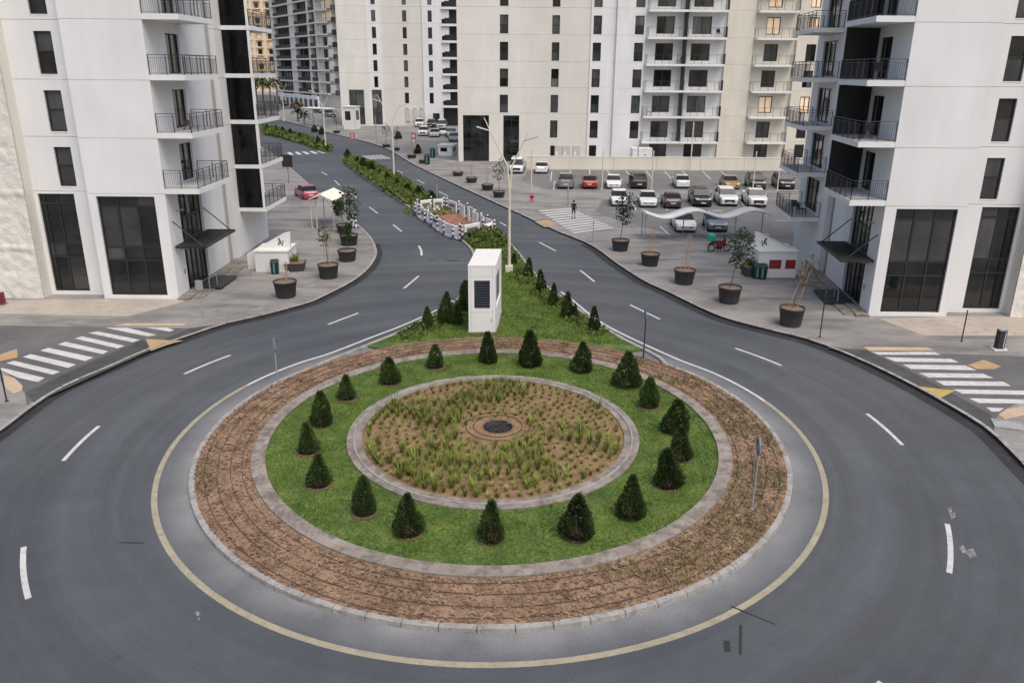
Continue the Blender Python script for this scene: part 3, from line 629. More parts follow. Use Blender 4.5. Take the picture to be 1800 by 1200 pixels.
# ---------------------------------------------------------------- long slab block across the car park
CS = 3.78
def slab_block():
    root = thing('apartment_block', 'long pale apartment block behind the car park with stacked balconies', 'building', (-8.5, 120.2, 0))
    e = (math.cos(R(1.2)), math.sin(R(1.2))); n = (-e[1], e[0]); F = Fc((0, 0), e, n)
    TOP = 36.0; gl = ['glass', 'glass_grey', 'glass_brown', 'glass_grey']
    rows = [3.69 + CS * k for k in range(0, 8)]
    def bay(a0, a1, d, mat, cols, low=(), skip=0):
        holes = list(low) + [(c0, c1, r, r + 2.62) for (c0, c1) in cols for r in rows[skip:]]
        js = [0] + [7.35 + CS * k for k in range(0, 8)] 
        z_prev = 0
        for z1 in js[1:]:
            g = MB(); hs = [h for h in holes if z_prev <= (h[2] + h[3]) / 2 < z1]
            wall(g, F, a0, a1, z_prev + .012, z1 - .012, hs, d, .4); g.build('wall_panel', mat, root); z_prev = z1
        g = MB(); fbox(g, F, a0 + .02, a1 - .02, d + .36, d + .8, .1, 33); g.build('joint_backing', mat, root)
        for (c0, c1) in cols:
            for r in rows[skip:]: window(root, F, c0, c1, r, r + 2.62, d + .14, 1, (1, 1.1), gl, .09)
    gw = [(.75, 4.75, .1, 7.05), (6.95, 9.4, .1, 7.05)]
    bay(0, 9.5, 0, 'wall_warm', [(6.4, 7.65)], gw, 1)
    for q, cc in zip(gw, (3, 2)): window(root, F, q[0], q[1], q[2], q[3], .16, cc, (2, .8, 2.4, .6), ['glass', 'glass'], .09, name='shop_window')
    bay(9.5, 20.0, .6, 'stone_grey', [(14.2, 15.35)], [(14.3, 15.4, .2, 2.5)])
    bay(20.0, 23.8, .45, 'wall_white', [(20.35, 21.6)], [(20.35, 21.5, .2, 2.6)])
    bay(23.8, 28.1, 0, 'wall_white', [(26.5, 27.85)])
    for a, k in ((14.3, 'door'), (20.35, 'door')): window(root, F, a, a + 1.1, .2, 2.5, .75 if a < 18 else .6, 1, (1,), 'glass', .09, name='service_door')
    for a in (15.0, 16.25, 17.85):
        g = MB(); fbox(g, F, a, a + 1.15, .45, .58, .3, 2.5); b = g.build('meter_cabinet', 'wall_grey', root)
        h = MB(); fbox(h, F, a + .2, a + .5, .44, .45, 1.0, 1.6); h.build('cabinet_label', 'white_metal', b)
    # balcony bays, back wall set in
    bz = [3.35 + CS * k for k in range(0, 8)]
    cols = ((28.3, 34.2, (29.8, 32.5)), (34.2, 40.1, (35.2, 38.05)), (44.6, 50.6, (46.3, 48.4)))
    def flat(a0, a1, mat, d, doors):
        zs = [0] + [z for z in bz]
        for i in range(len(zs) - 1):
            g = MB(); hs = [(c0, c1, zs[i] + (.5 if i else .15), min(zs[i] + 2.95, zs[i + 1] - .45)) for c0, c1 in doors]
            wall(g, F, a0, a1, zs[i] + .01, zs[i + 1] - .01, hs, d, .4); g.build('wall_panel', mat, root)
            for h in hs:
                lit = (mat == 'wall_beige' and i in (2, 3, 5, 6)) 
                window(root, F, h[0], h[1], h[2], h[3], d + .14, 2, (1,), 'warm_glow_pane' if lit and doors[0][0] > 44 and i != 3 else ['glass_brown', 'glass', 'glass_grey'], .12, name='balcony_door')
    flat(28.1, 40.3, 'wall_white', .5, [(29.8, 32.5), (35.2, 38.05)])
    flat(40.3, 44.4, 'wall_beige', 0, [])
    flat(44.4, 51.0, 'wall_beige', .5, [(46.3, 48.4)])
    flat(51.0, 60, 'wall_beige', 0, [(52.5, 54)])
    for (a0, a1, dr) in cols:
        for z in bz[:-1]:
            g = MB(); fbox(g, F, a0, a1 - .05, -1.15, .5, z - .32, z); b = g.build('balcony', 'wall_white', root)
            railing(F, [(a0 + .06, .4), (a0 + .06, -1.1), (a1 - .12, -1.1), (a1 - .12, .4)], z, 1.35, .26, 1.1, b, .06)
            if a0 < 30: 
                d_ = MB(); fbox(d_, F, a1 - .3, a1 - .02, -.95, .5, z + .01, z + CS - .35); d_.build('privacy_screen', 'dark_screen', b)
            elif a0 < 40:
                d_ = MB(); fbox(d_, F, a1 - .28, a1 - .02, -1.13, -.9, z + .01, z + 1.5); d_.build('end_panel', 'dark_screen', b)
    g = MB(); fbox(g, F, 0, 60, 1.2, 22, 33.2, 33.6); g.build('roof', 'wall_grey', root)
    for a in (0, 59.7):
        g = MB(); fbox(g, F, a, a + .3, .5, 22, 0, 33.2); g.build('end_wall', 'wall_warm', root)
    # bracket of furniture on the balconies
    P = lambda a, d, z: Vector(root.location) + Vector(F.p(a, d, z))
    chair('black lounge chair on the first balcony of the long pale block', P(29.2, -.4, bz[1] + .01), 1.5, 'black_plastic', 1.3)
    chair('black chair on the top balcony at the right end of the long block', P(39.0, -.4, bz[4] + .01), 2.5, 'black_plastic', 1.3)
    chair('black chair beside the dark screen, third balcony of the long block', P(33.3, -.4, bz[3] + .01), -1.5, 'black_plastic', 1.2)
    return root, F
cblock, FC = slab_block()

# second pale block further up the road
def far_block():
    root = thing('apartment_block', 'pale apartment block further up the road, narrow window columns and black stairwell', 'building', (-42.7, 195.0, 0))
    F = Fc((0, 0), (1, .02), (-.02, 1)); gl = ['glass', 'glass_grey', 'glass_brown']
    rows = [9.3 + 3.79 * k for k in range(0, 6)]
    def bay(a0, a1, d, mat, cols, low=(), lows=0):
        rr = rows if not lows else [rows[0] - 3.79] + rows
        hs = list(low) + [(c, c + 1.0, r, r + 2.55) for c in cols for r in rr]
        zs = [0, 8.9] + [8.9 + 3.79 * k for k in range(1, 7)]
        for i in range(len(zs) - 1):
            g = MB(); wall(g, F, a0, a1, zs[i] + .015, zs[i + 1] - .015, [h for h in hs if zs[i] <= (h[2] + h[3]) / 2 < zs[i + 1]], d, .4); g.build('wall_panel', mat, root)
        g = MB(); fbox(g, F, a0, a1, d + .36, d + .8, .1, 31); g.build('joint_backing', mat, root)
        for c in cols:
            for r in rr: window(root, F, c, c + 1.0, r, r + 2.55, d + .14, 1, (1,), gl, .1)
    bay(0, 7.2, 0, 'wall_warm', [], [(2.1, 5.8, .4, 8.7)])
    bay(7.2, 10.6, .3, 'wall_white', [8.4], [(7.7, 10.1, .4, 8.7)])
    bay(10.6, 20.5, .8, 'stone_grey', [15.75], [], 1)
    bay(20.5, 25.2, .5, 'wall_white', [21.9], [(22.6, 24.3, .2, 3.2)], 1)
    for q in ((2.1, 5.8), (7.7, 10.1)): window(root, F, q[0], q[1], .4, 8.7, .16 if q[0] < 5 else .46, 2, (2, .8, 2.4, .6), 'glass_grey', .12, name='shop_window')
    window(root, F, 22.6, 24.3, .2, 3.2, .65, 2, (1,), 'glass', .1, name='service_door')
    g = MB(); fbox(g, F, 25.2, 29.5, 1.6, 2.0, 0, 31.4); g.build('stairwell_back', 'dark_screen', root)
    for k in range(7):
        z = 5.1 + 3.79 * k
        g = MB(); fbox(g, F, 25.2, 29.2, .1, 1.7, z - .55, z); b = g.build('balcony', 'wall_white', root)
        r_ = MB(); fbox(r_, F, 25.9, 29.1, .12, .2, z, z + 1.3); r_.build('balustrade', 'dark_screen', b)
        w_ = MB(); fbox(w_, F, 25.2, 27.0, .6, 1.6, z + 1.1, z + 3.2); w_.build('wall_block', 'wall_white', root)
    for a, hh in ((16.3, 4.6), (18.1, 4.6), (19.8, 4.6)):
        g = MB(); fbox(g, F, a - .5, a + .6, .55, .75, 1.2, 4.2); c_ = g.build('meter_cabinet', 'wall_grey', root)
        l = MB(); l.lathe([(0, .25), (.2, .15), (.22, -.1), (0, -.12)], 8, F.p(a, .5, hh)); l.build('wall_lamp', 'white_metal', root)
    g = MB(); fbox(g, F, 0, 29.5, 1.6, 20, 31.2, 31.6); g.build('roof', 'wall_grey', root)
    return root
far_block()

# receding block with dark loggias, far up the road
def loggia_block():
    A, Bc, Cc = Vector((-100, 334, 0)), Vector((-70.9, 291, 0)), Vector((-60.7, 281, 0))
    root = thing('apartment_block', 'distant apartment block with rows of black loggias stepping up the road', 'building', Bc)
    e1 = (A - Bc); L1 = e1.length; e1.normalize(); n1 = Vector((-e1.y, e1.x, 0)) * -1
    e2 = (Cc - Bc); L2 = e2.length; e2.normalize(); n2 = Vector((-e2.y, e2.x, 0))
    if n1.y < 0: n1 = -n1
    if n2.y < 0: n2 = -n2
    F1 = Fc((0, 0), e1, n1); F2 = Fc((0, 0), e2, n2); s = 4.05
    g = MB(); fbox(g, F1, 0, L1, 1.6, 2.2, 0, 46); g.build('back_wall', 'dark_screen', root)
    for a0, a1 in ((-.2, 1.6), (7.2, 9.4), (23.4, 29.5), (48, L1)): 
        g = MB(); fbox(g, F1, a0, min(a1, L1), -.1, 1.65, 0, 46); g.build('pier', 'wall_warm', root)
    for k in range(1, 11):
        z = 5.0 + s * (k - 1)
        g = MB(); fbox(g, F1, 0.02, L1 - .02, -.3, 1.62, z - .55, z); g.build('floor_band', 'wall_warm', root)
        for a0, a1, nn in ((1.6, 7.2, 3), (9.4, 23.4, 5), (29.5, 48, 6)):
            if k == 1: continue
            b = MB(); fbox(b, F1, a0, a1, -.2, -.1, z - s + .02, z - s + 1.2); b.build('balustrade', 'black_metal', root)
            for i in range(nn):
                x0 = a0 + (a1 - a0) * (i + .12) / nn; x1 = a0 + (a1 - a0) * (i + .88) / nn
                w = window(root, F1, x0, x1, z - s + .1, z - .7, 1.45, 1, (1,), 'glass', .12)
    g = MB(); wall(g, F2, 0, L2, 0, 46, [], .9, .4); g.build('wall', 'wall_warm', root)
    for k in range(1, 11):
        z = 5.0 + s * (k - 1); lit = k in (7, 8, 9)
        window(root, F2, 2.6, 5.0, z + .1, z + 3.0, .86, 2, (1,), 'warm_glow_pane' if lit else 'glass_grey', .12)  # upper rows glow as added stand-ins for sunlight on the wall
        g = MB(); fbox(g, F2, 0.2, 7.2, -.8, .9, z - .45, z); b = g.build('balcony', 'wall_warm', root)
        railing(F2, [(.3, -.7), (7.1, -.7), (7.1, .8)], z, 1.3, 0, 1.6, b, .12)
        g = MB(); fbox(g, F2, 7.6, 10.6, -.4, .9, z + .2, z + 2.9); g.build('bay_panel', 'wall_painted_sunset' if lit else 'wall_white', root)  # upper panels carry the evening sun as a warmer wall colour
        g = MB(); fbox(g, F2, 10.62, 13.6, -.6, .9, z - .6, z + 1.2); g.build('bay_window', 'glass_grey', root)
    return root
loggia_block()
# block at the far end of the street, sunset light painted into walls
def end_block():
    root = thing('apartment_block', 'far apartment block with a painted sunset glow at the end of the street', 'building', (-190, 470, 0))
    F = Fc((0, 0), (1, 0), (0, 1)); s = 4.2
    g = MB(); wall(g, F, 0, 60, 0, 66, [], .6, .5); g.build('wall', 'wall_painted_sunset', root)
    for k in range(14):
        z = 4 + s * k
        for i in range(9):
            a = 2 + i * 6.4
            window(root, F, a, a + 2.4, z + .3, z + 3.1, .56, 2, (1,), 'warm_glow_pane' if (i + k) % 3 == 0 else 'glass_brown', .15)  # scattered panes glow, added to suggest low sun on this front
            g = MB(); fbox(g, F, a - .8, a + 3.6, -.8, .6, z - .4, z); b = g.build('balcony', 'wall_painted_sunset', root)
            railing(F, [(a - .7, -.7), (a + 3.5, -.7)], z, 1.3, 0, 1.4, b, .14)
    return root
end_block()

# ---------------------------------------------------------------- perimeter wall of the car park
pw = thing('perimeter_wall', 'low cream wall along the back of the car park', 'wall', G(1145, 298, ZP))
g = MB(); w0, w1 = G(925, 297, ZP) - Vector(pw.location), G(1460, 301, ZP) - Vector(pw.location)
L = (w1 - w0).length; F = Fc(w0, (w1 - w0).normalized(), Vector((-(w1 - w0).y, (w1 - w0).x, 0)).normalized())
k = int(L / 6)
for i in range(k):
    g = MB(); fbox(g, F, L * i / k + .02, L * (i + 1) / k - .02, 0, .25, -.05, 1.75); g.build('wall_panel', 'wall_beige', pw)
    g = MB(); fbox(g, F, L * i / k + .01, L * (i + 1) / k - .01, -.04, .29, 1.75, 1.85); g.build('coping', 'wall_warm', pw)
# ================================================================ PLANTING
def spray_mesh(name, mat, n, seed, prof, size, droop=.15, up_=1.5, inner=.45):
    """crown of n small leaf sprays filling the volume under prof(t) (radius at height t of 0..1)"""
    r_ = random.Random(seed); g = MB()
    lob = [(r_.uniform(0, 6.28), r_.uniform(.15, .85), r_.uniform(.10, .26)) for _ in range(7)]
    for i in range(n):
        t = r_.random() ** 1.45 * .98; a = r_.uniform(0, 2 * math.pi)
        if i % 6 == 0: t *= .3
        rr = prof(t)
        for la, lt, lk in lob: rr *= 1 + lk * max(0, math.cos(a - la)) * math.exp(-((t - lt) / .18) ** 2) - lk * .35 * max(0, math.cos(a - la + 2.2)) * math.exp(-((t - lt) / .2) ** 2)
        q = rr * (inner + (1 - inner) * r_.random() ** .45)
        p = Vector((q * math.cos(a), q * math.sin(a), t)); o = Vector((math.cos(a), math.sin(a), up_ + r_.uniform(-.5, .6))).normalized()
        s_ = size * r_.uniform(.6, 1.35); side = o.cross(Vector((r_.uniform(-1, 1), r_.uniform(-1, 1), r_.uniform(-1, 1)))).normalized()
        tip = p + o * s_ - Vector((0, 0, droop * s_ * r_.random())); m = p + o * s_ * .45
        g.add([p, m + side * s_ * .32, tip, m - side * s_ * .32], [(0, 1, 2, 3)], 0)
    return g.mesh(name, mat)
def cone(t): return .36 * (max(0, 1 - t) ** .72) * min(1, .86 + t * 1.6)
CON = [spray_mesh('crown', 'conifer', 2300, 11 + i, (lambda t, k=k: cone(t) * (1 + .12 * math.sin(3 * t + k))), .085, up_=1.1 + .25 * (k % 3)) for i, k in enumerate(range(7))]
CON_DRY = [spray_mesh('crown', 'conifer_dry', 1000, 31 + i, lambda t: .27 * (max(0, 1 - t) ** .7) * min(1, .7 + t * 2), .095) for i in range(3)]
TRUNK = MB().tube((0, 0, -.05), (0, 0, .4), .025, .01, 6).mesh('trunk', 'bark')
BASIN = MB().lathe([(.0, .012), (.36, .012), (.42, .05), (.46, .045), (.5, 0)], 20).mesh('soil_basin', 'basin_soil')
def conifer(label, loc, h, w=1.0, meshes=CON, basin=False, group=None):
    r = thing('conifer_shrub', label, 'shrub', loc, rnd.uniform(0, 6.28), group)
    c = link('crown', rnd.choice(meshes), r, (0, 0, .0), 0, (h * w, h * w * rnd.uniform(.88, 1.1), h)); c.rotation_euler = (rnd.uniform(-.06, .06), rnd.uniform(-.06, .06), rnd.uniform(0, 6.28))
    link('trunk', TRUNK, r, (0, 0, 0), 0, (h, h, h))
    if basin: link('soil_basin', BASIN, r, (0, 0, 0), 0, (w * .95, w * .95, 1))
    return r
ring_px = [(863, 945, 868), (1012, 937, 866), (1109, 903, 832), (1172, 852, 786), (1195, 803, 745), (1187, 757, 697), (1141, 714, 658), (1101, 675, 616), (1023, 650, 598), (932, 640, 578), (856, 636, 578), (766, 645, 600), (686, 672, 626), (610, 699, 655), (566, 745, 684), (541, 793, 737), (561, 850, 792), (640, 900, 833), (718, 935, 864)]
for i, (x, y, ty) in enumerate(ring_px):
    h = max(.95, HT(x, y, x, ty, .15) - .15)
    pos = 'nearest the camera, middle of the near edge' if i == 0 else ORD[i] + ' counterclockwise counting from the nearest one'
    conifer('dark conifer shrub on the ring lawn, ' + pos, G(x, y, .15), h * rnd.uniform(.86, .97), rnd.uniform(.88, 1.08), CON, True, 'conifers ringing the loop lawn')
med_px = [(930, 488, 451), (950, 513, 472), (973, 537, 494), (998, 558, 510), (1012, 560, 532), (1044, 580, 536), (903, 466, 444), (880, 425, 405), (752, 577, 537), (786, 567, 510), (803, 569, 530), (818, 545, 490)]
names = ['beside the right kerb of the median, second from the lamp post', 'beside the right kerb of the median, third from the lamp post', 'beside the right kerb of the median, fourth from the lamp post', 'tallest by the right kerb of the median', 'small, close behind the tallest one by the right median kerb', 'last by the right median kerb towards the loop', 'small, just right of the lamp post base', 'beside the road behind the lamp post', 'outermost left of the louvred monolith', 'largest left of the louvred monolith', 'low and broad left of the louvred monolith', 'hard against the left face of the louvred monolith']
for (x, y, ty), nm in zip(med_px, names):
    conifer('thin conifer shrub ' + nm if 'largest' not in nm else 'conifer shrub ' + nm, G(x, y, .1), (HT(x, y, x, ty, .1) - .1) * .92, rnd.uniform(.7, .95), CON_DRY if x > 850 else CON, False, 'conifers on the median')
far_px = [(611, 279, 264), (629, 290, 277), (640, 298, 279), (653, 306, 286), (667, 313, 299), (681, 320, 305), (699, 331, 316), (717, 343, 325), (737, 352, 330), (759, 356, 338)]
for i, (x, y, ty) in enumerate(far_px):
    conifer('small conifer in the far median hedge, %s from the far end' % ORD[i], G(x, y, .1), (HT(x, y, x, ty, .1) - .1) * 1.1, 1.15, CON, False, 'conifers in the far median hedge')
fm = gp((460, 226), (500, 233), (545, 245), (580, 262), (584, 266), (572, 269), (540, 257), (500, 245), (465, 238))
g = MB(); g.prism(fm, 0, .14); struct(g.build('next_median', 'grass_soil'))
for i, (x, y, ty) in enumerate([(470, 230, 219), (486, 233, 221), (497, 237, 224), (511, 241, 227), (528, 247, 234), (560, 256, 241), (570, 261, 247)]):
    conifer('tiny conifer on the next median beyond the crossing, %s from the left' % ORD[i], G(x, y, .14), (HT(x, y, x, ty, .14) - .14) * 1.1, 1.0, CON, False, 'conifers on the next median')

# grass: blades massed on the lawns
def blades(name, pts, mat, h, w, seed, label, lean=.5, n=3):
    r_ = random.Random(seed); g = MB()
    for p in pts:
        for _ in range(n):
            a = r_.uniform(0, 6.28); hh = h * r_.uniform(.5, 1.3); d = Vector((math.cos(a), math.sin(a), 0)); s_ = Vector((-d.y, d.x, 0)) * w * r_.uniform(.6, 1.3)
            b = Vector(p) + Vector((r_.uniform(-.05, .05), r_.uniform(-.05, .05), 0)); t = b + Vector((0, 0, hh)) + d * hh * lean * r_.random()
            g.add([b - s_, b + s_, t], [(0, 1, 2)])
    o = g.build(name, mat); o['kind'] = 'stuff'; o['label'] = label; o['category'] = 'grass'; return o
r_ = random.Random(3); pts = []
while len(pts) < 26000:
    a = r_.uniform(0, 6.283); r = math.sqrt(r_.uniform(5.72 ** 2, 8.68 ** 2)); pts.append((CEN.x + r * math.cos(a), CEN.y + r * math.sin(a), .12))
blades('ring_lawn_grass', pts, 'grass_lawn', .075, .013, 5, 'mown green grass of the ring lawn between the two concrete kerb paths')
mp = [p for p in offset(isl[:ia], .3)] + [CEN + Vector((-4, 8, 0)), CEN + Vector((4, 8, 0))] + offset(isl[ib:], .3)
pts = []
while len(pts) < 15000:
    p = (r_.uniform(-9, 8.5), r_.uniform(37.5, 62), .1)
    if (Vector(p) - CEN).xy.length > 11.2 and pip(p, mp): pts.append(p)
blades('median_grass', pts, 'grass_lawn', .1, .018, 6, 'green grass on the triangular median around the louvred monolith')
# hedge mass along the median edges and the far median
def hedge(name, cond, npts, xr, yr, seed, label, h, size):
    r_ = random.Random(seed); g = MB(); k = 0; tries = 0
    while k < npts and tries < npts * 60:
        tries += 1
        p = Vector((r_.uniform(*xr), r_.uniform(*yr), 0))
        hh = cond(p)
        if not hh: continue
        k += 1; z = .1 + hh * h * r_.random() ** .7; s_ = size * r_.uniform(.5, 1.4)
        o = Vector((r_.uniform(-1, 1), r_.uniform(-1, 1), r_.uniform(.1, 1.2))).normalized(); sd2 = o.orthogonal().normalized() * s_ * .35
        q = Vector((p.x, p.y, z)); g.add([q, q + o * s_ * .5 + sd2, q + o * s_, q + o * s_ * .5 - sd2], [(0, 1, 2, 3)])
    ob = g.build(name, 'hedge'); ob['kind'] = 'stuff'; ob['label'] = label; ob['category'] = 'hedge'; return ob
far_poly = [p for p in isl[:ia] if p.y > 80] + [p for p in isl[ib:] if p.y > 80]
hedge('far_median_hedge', lambda p: (.5 + .9 * max(0, noise.noise(p * .7))) if pip(p, far_poly) else 0, 9000, (-28, -8), (80, 122), 8, 'low ragged green hedge filling the far median', .75, .42)
fmw = [Vector((p.x, p.y, 0)) for p in fm]
hedge('next_median_hedge', lambda p: .6 + .5 * noise.noise(p * .4) if pip(p, fmw) else 0, 4000, (-62, -28), (128, 190), 9, 'strip of low green hedge on the next median beyond the crossing', .7, .6)
edge_in = [offset(isl[ib:], .75), offset(isl[:ia], .75)]
edge_pts = [p for p in edge_in[0] if 39.5 < p.y < 66] + [p for p in edge_in[1] if 38.5 < p.y < 46]
def near_edge(p):
    d = min((p - q).length for q in edge_pts)
    n_ = noise.noise(p * .55 + Vector((3, 0, 0)))
    return max(.0, .9 - d * .75) * (.4 + .9 * max(0, n_ + .35)) if d < 1.0 and n_ > -.25 and pip(p, mp) else 0
hedge('median_border_plants', near_edge, 3400, (-9, 8.5), (38, 66), 10, 'ragged low green border plants under the median conifers', .5, .18)
hedge('behind_monolith_bush', lambda p: max(0, 1 - (p - G(858, 425)).length / 3.0) * 1.2 if pip(p, mp) else 0, 1500, (-6, 4), (58, 70), 12, 'low green bush on the median between the barriers and the monolith', 1.0, .28)

# planting bed tufts: set out in rings
TUFT = []
def tuft_mesh(seed, mat, nb=16, h=.34, sp=.16):
    r_ = random.Random(seed); g = MB()
    for _ in range(nb):
        a = r_.uniform(0, 6.28); d = Vector((math.cos(a), math.sin(a), 0)); hh = h * r_.uniform(.55, 1.2); s_ = Vector((-d.y, d.x, 0)) * .014
        b = d * r_.uniform(0, .05); m = b + d * sp * .35 + Vector((0, 0, hh * .6)); t = b + d * sp * r_.uniform(.6, 1.4) + Vector((0, 0, hh))
        g.add([b - s_, b + s_, m + s_ * .8, m - s_ * .8], [(0, 1, 2, 3)]); g.add([m - s_ * .8, m + s_ * .8, t], [(0, 1, 2)])
    return g.mesh('tuft', mat)
TG = [tuft_mesh(50 + i, 'tuft_green', 34, .42, .2) for i in range(4)]; TS = [tuft_mesh(70 + i, 'tuft_straw', 28, .30, .2) for i in range(4)]
spots = []
for j in range(11):
    r = 1.25 + j * .366; n = int(2 * math.pi * r / .37)
    for i in range(n):
        a = 2 * math.pi * (i + rnd.uniform(-.14, .14)) / n + j * .31; rr = r + rnd.uniform(-.03, .03)
        p = CEN + Vector((rr * math.cos(a), rr * math.sin(a), .13))
        if r < 1.5 and (p.x > CEN.x + .1 or rnd.random() < .3): continue
        if rnd.random() < .05: continue
        spots.append(p)
spots.sort(key=lambda p: (p - Vector((0, 0, CAM_H))).length)
rest = MB()
for i, p in enumerate(spots):
    gn = noise.noise(p * .45 + Vector((1.5, 2.7, 0))) + .25 * (-(p.x - CEN.x) * .12 - (p.y - CEN.y) * .10)
    green = gn > rnd.uniform(-.22, .2); me = rnd.choice(TG if green else TS); s_ = rnd.uniform(.55, 1.1) * (1.15 if green else .85); rz = rnd.uniform(0, 6.28)
    if i < 300:
        o = link('grass_tuft', me, None, p, rz, s_)
        tag(o, 'bushy green grass tuft planted in the round bed' if green else 'small straw coloured grass tuft planted in the round bed', 'grass tuft', 'green tufts in the round bed' if green else 'straw tufts in the round bed')
    else:
        mx = Matrix.Translation(p) @ Matrix.Rotation(rz, 4, 'Z') @ Matrix.Scale(s_, 4)
        rest.add([mx @ v.co for v in me.vertices], [tuple(f.vertices) for f in me.polygons], 0 if green else 1)
o = rest.build('far_grass_tufts', ['tuft_green', 'tuft_straw']); o['kind'] = 'stuff'; o['label'] = 'rows of grass tufts in the far half of the round bed'; o['category'] = 'grass'
# dry stubble litter between tufts, chips and weeds on the mulch
def litter(name, mat, n, r0, r1, seed, size, label, zmax=.03, z=.13):
    r_ = random.Random(seed); g = MB()
    for _ in range(n):
        a = r_.uniform(0, 6.283); r = math.sqrt(r_.uniform(r0 * r0, r1 * r1)); p = CEN + Vector((r * math.cos(a), r * math.sin(a), z + r_.uniform(.0, zmax)))
        t = r_.uniform(0, 6.28); L = size * r_.uniform(.5, 1.6); d = Vector((math.cos(t), math.sin(t), r_.uniform(-.25, .35))) * L; s_ = Vector((-math.sin(t), math.cos(t), r_.uniform(-.4, .4))) * L * r_.uniform(.3, .8)
        g.add([p - d - s_, p + d - s_, p + d + s_, p - d + s_], [(0, 1, 2, 3)])
    o = g.build(name, mat); o['kind'] = 'stuff'; o['label'] = label; o['category'] = 'mulch'; return o
pts = []; r_ = random.Random(41)
while len(pts) < 2600:
    a = r_.uniform(0, 6.283); r = math.sqrt(r_.uniform(1.1, 5.08 ** 2)); pts.append((CEN.x + r * math.cos(a), CEN.y + r * math.sin(a), .13))
blades('bed_stubble', pts, 'tuft_straw', .09, .01, 44, 'short dry stubble sprouting over the round bed', .8, 2)
litter('bark_chips', 'chip', 15000, 9.2, 11.05, 21, .032, 'reddish dry bark chips and leaf litter on the outer bed', .07)
litter('bed_litter', 'tuft_straw', 3000, .9, 5.1, 22, .035, 'dry straw litter between the tufts of the round bed', .03)
pts = []; r_ = random.Random(31)
while len(pts) < 2800:
    a = r_.uniform(0, 6.283); r = math.sqrt(r_.uniform(9.25 ** 2, 11.0 ** 2)); p = CEN + Vector((r * math.cos(a), r * math.sin(a), .13))
    n_ = noise.noise(p * .5 + Vector((9, 2, 0))) + .5 * noise.noise(p * 1.6)
    bias = .5 if (-70 < math.degrees(a if a < math.pi else a - 2 * math.pi) < 50) else -.12
    if n_ + bias > .38: pts.append(tuple(p))
blades('mulch_weeds', pts, 'weed', .17, .012, 7, 'thin yellow green weeds sprouting through the outer bed', .9, 2)
for i, rr in enumerate((9.45, 9.9, 10.35, 10.8)):
    v = [CEN + Vector(((rr + .17 * noise.noise(Vector((math.cos(k * math.pi / 90) * 1.6, math.sin(k * math.pi / 90) * 1.6, i * 3.3)))) * math.cos(k * math.pi / 90), (rr + .17 * noise.noise(Vector((math.cos(k * math.pi / 90) * 1.6, math.sin(k * math.pi / 90) * 1.6, i * 3.3)))) * math.sin(k * math.pi / 90), .163 + .03 * noise.noise(Vector((k * .17, i * 5, 0))))) for k in range(181)]
    g = MB(); g.path(v, .011, 5); o = g.build('drip_hose', 'hose'); tag(o, 'black drip hose circling the outer bed, %s from the concrete path' % ORD[i], 'hose', 'drip hoses round the outer bed')
for i, rr in enumerate((.98, 1.28)):
    v = [CEN + Vector((.16 + rr * math.cos(k * math.pi / 45), .42 + rr * math.sin(k * math.pi / 45), .175)) for k in range(12 if i else 0, 91)]
    g = MB(); g.path(v, .013, 5); o = g.build('drip_hose', 'hose'); tag(o, 'black drip hose circling the dark pit, ' + ('outer loop' if i else 'inner loop'), 'hose', 'drip hoses round the pit')
pit = thing('planting_pit', 'round black pit in the middle of the planted bed', 'pit', CEN + Vector((.16, .42, 0)))
MB().lathe([(.70, .10), (.665, .135), (.62, .12), (.55, .05), (.42, .012), (0, .006)], 32).build('lining', 'pit_dark', pit)
r_ = random.Random(4); g = MB()
for _ in range(220):
    a = r_.uniform(0, 6.28); r = .42 * math.sqrt(r_.random()); s_ = r_.uniform(.02, .05); p = (r * math.cos(a), r * math.sin(a), .01 + r_.uniform(0, .04)); g.lathe([(0, s_), (s_, 0), (0, -s_)], 4, p, smooth=False)
o = g.build('stones', 'pit_stone', pit); o['kind'] = 'stuff'
# ================================================================ STREET THINGS
# louvred white monolith on the median
k0, k1, k2 = G(824, 586, .1), G(871, 586, .1), G(884, 547, .1)
mon = thing('service_monolith', 'tall white service monolith with dark louvre on the median', 'service box', (k0 + k1) / 2, math.atan2(k1.y - k0.y, k1.x - k0.x))
mw, md, mh = (k1 - k0).length, 3.9, 3.75; sh = .34 / 3.9
def mp_(x, y, z): return (x + y * sh, y, z)
F = Fc((-mw / 2, 0), (1, 0), (sh, 1)); g = MB()
wall(g, F, 0, mw, 0, mh, [(.31, mw - .3, 1.42, 2.98)], 0, .2, rev=.14)
fbox(g, F, .02, .22, .2, md, 0, mh); fbox(g, F, .22, mw - .24, md - .2, md, 0, mh)
g.build('shell', 'wall_white', mon)
g = MB(); FR = Fc((mw / 2, 0), (sh, 1), (-1, 0)); wall(g, FR, .02, md, 0, mh, [(.55, md - .55, 1.3, 3.1)], 0, .2, rev=.1); g.build('side_wall', 'wall_white', mon)
g = MB(); fbox(g, FR, .55, md - .55, .08, .12, 1.3, 3.1); g.build('side_screen', 'screen_grey', mon)
g = MB(); fbox(g, F, -.01, mw + .01, -.01, md + .01, mh + .002, mh + .06); g.build('roof', 'canopy_white', mon)
g = MB(); fbox(g, F, .3, mw - .3, .16, .2, 1.4, 3.0); lv = g.build('louvre_back', 'dark_screen', mon)
for i in range(11):
    z = 1.46 + i * .137; s_ = MB(); a0, a1 = .32, mw - .31
    s_.hexa([F.p(a0, .02, z), F.p(a1, .02, z), F.p(a1, .13, z + .06), F.p(a0, .13, z + .06), F.p(a0, .02, z + .025), F.p(a1, .02, z + .025), F.p(a1, .13, z + .085), F.p(a0, .13, z + .085)]); s_.build('slat', 'louvre', lv)

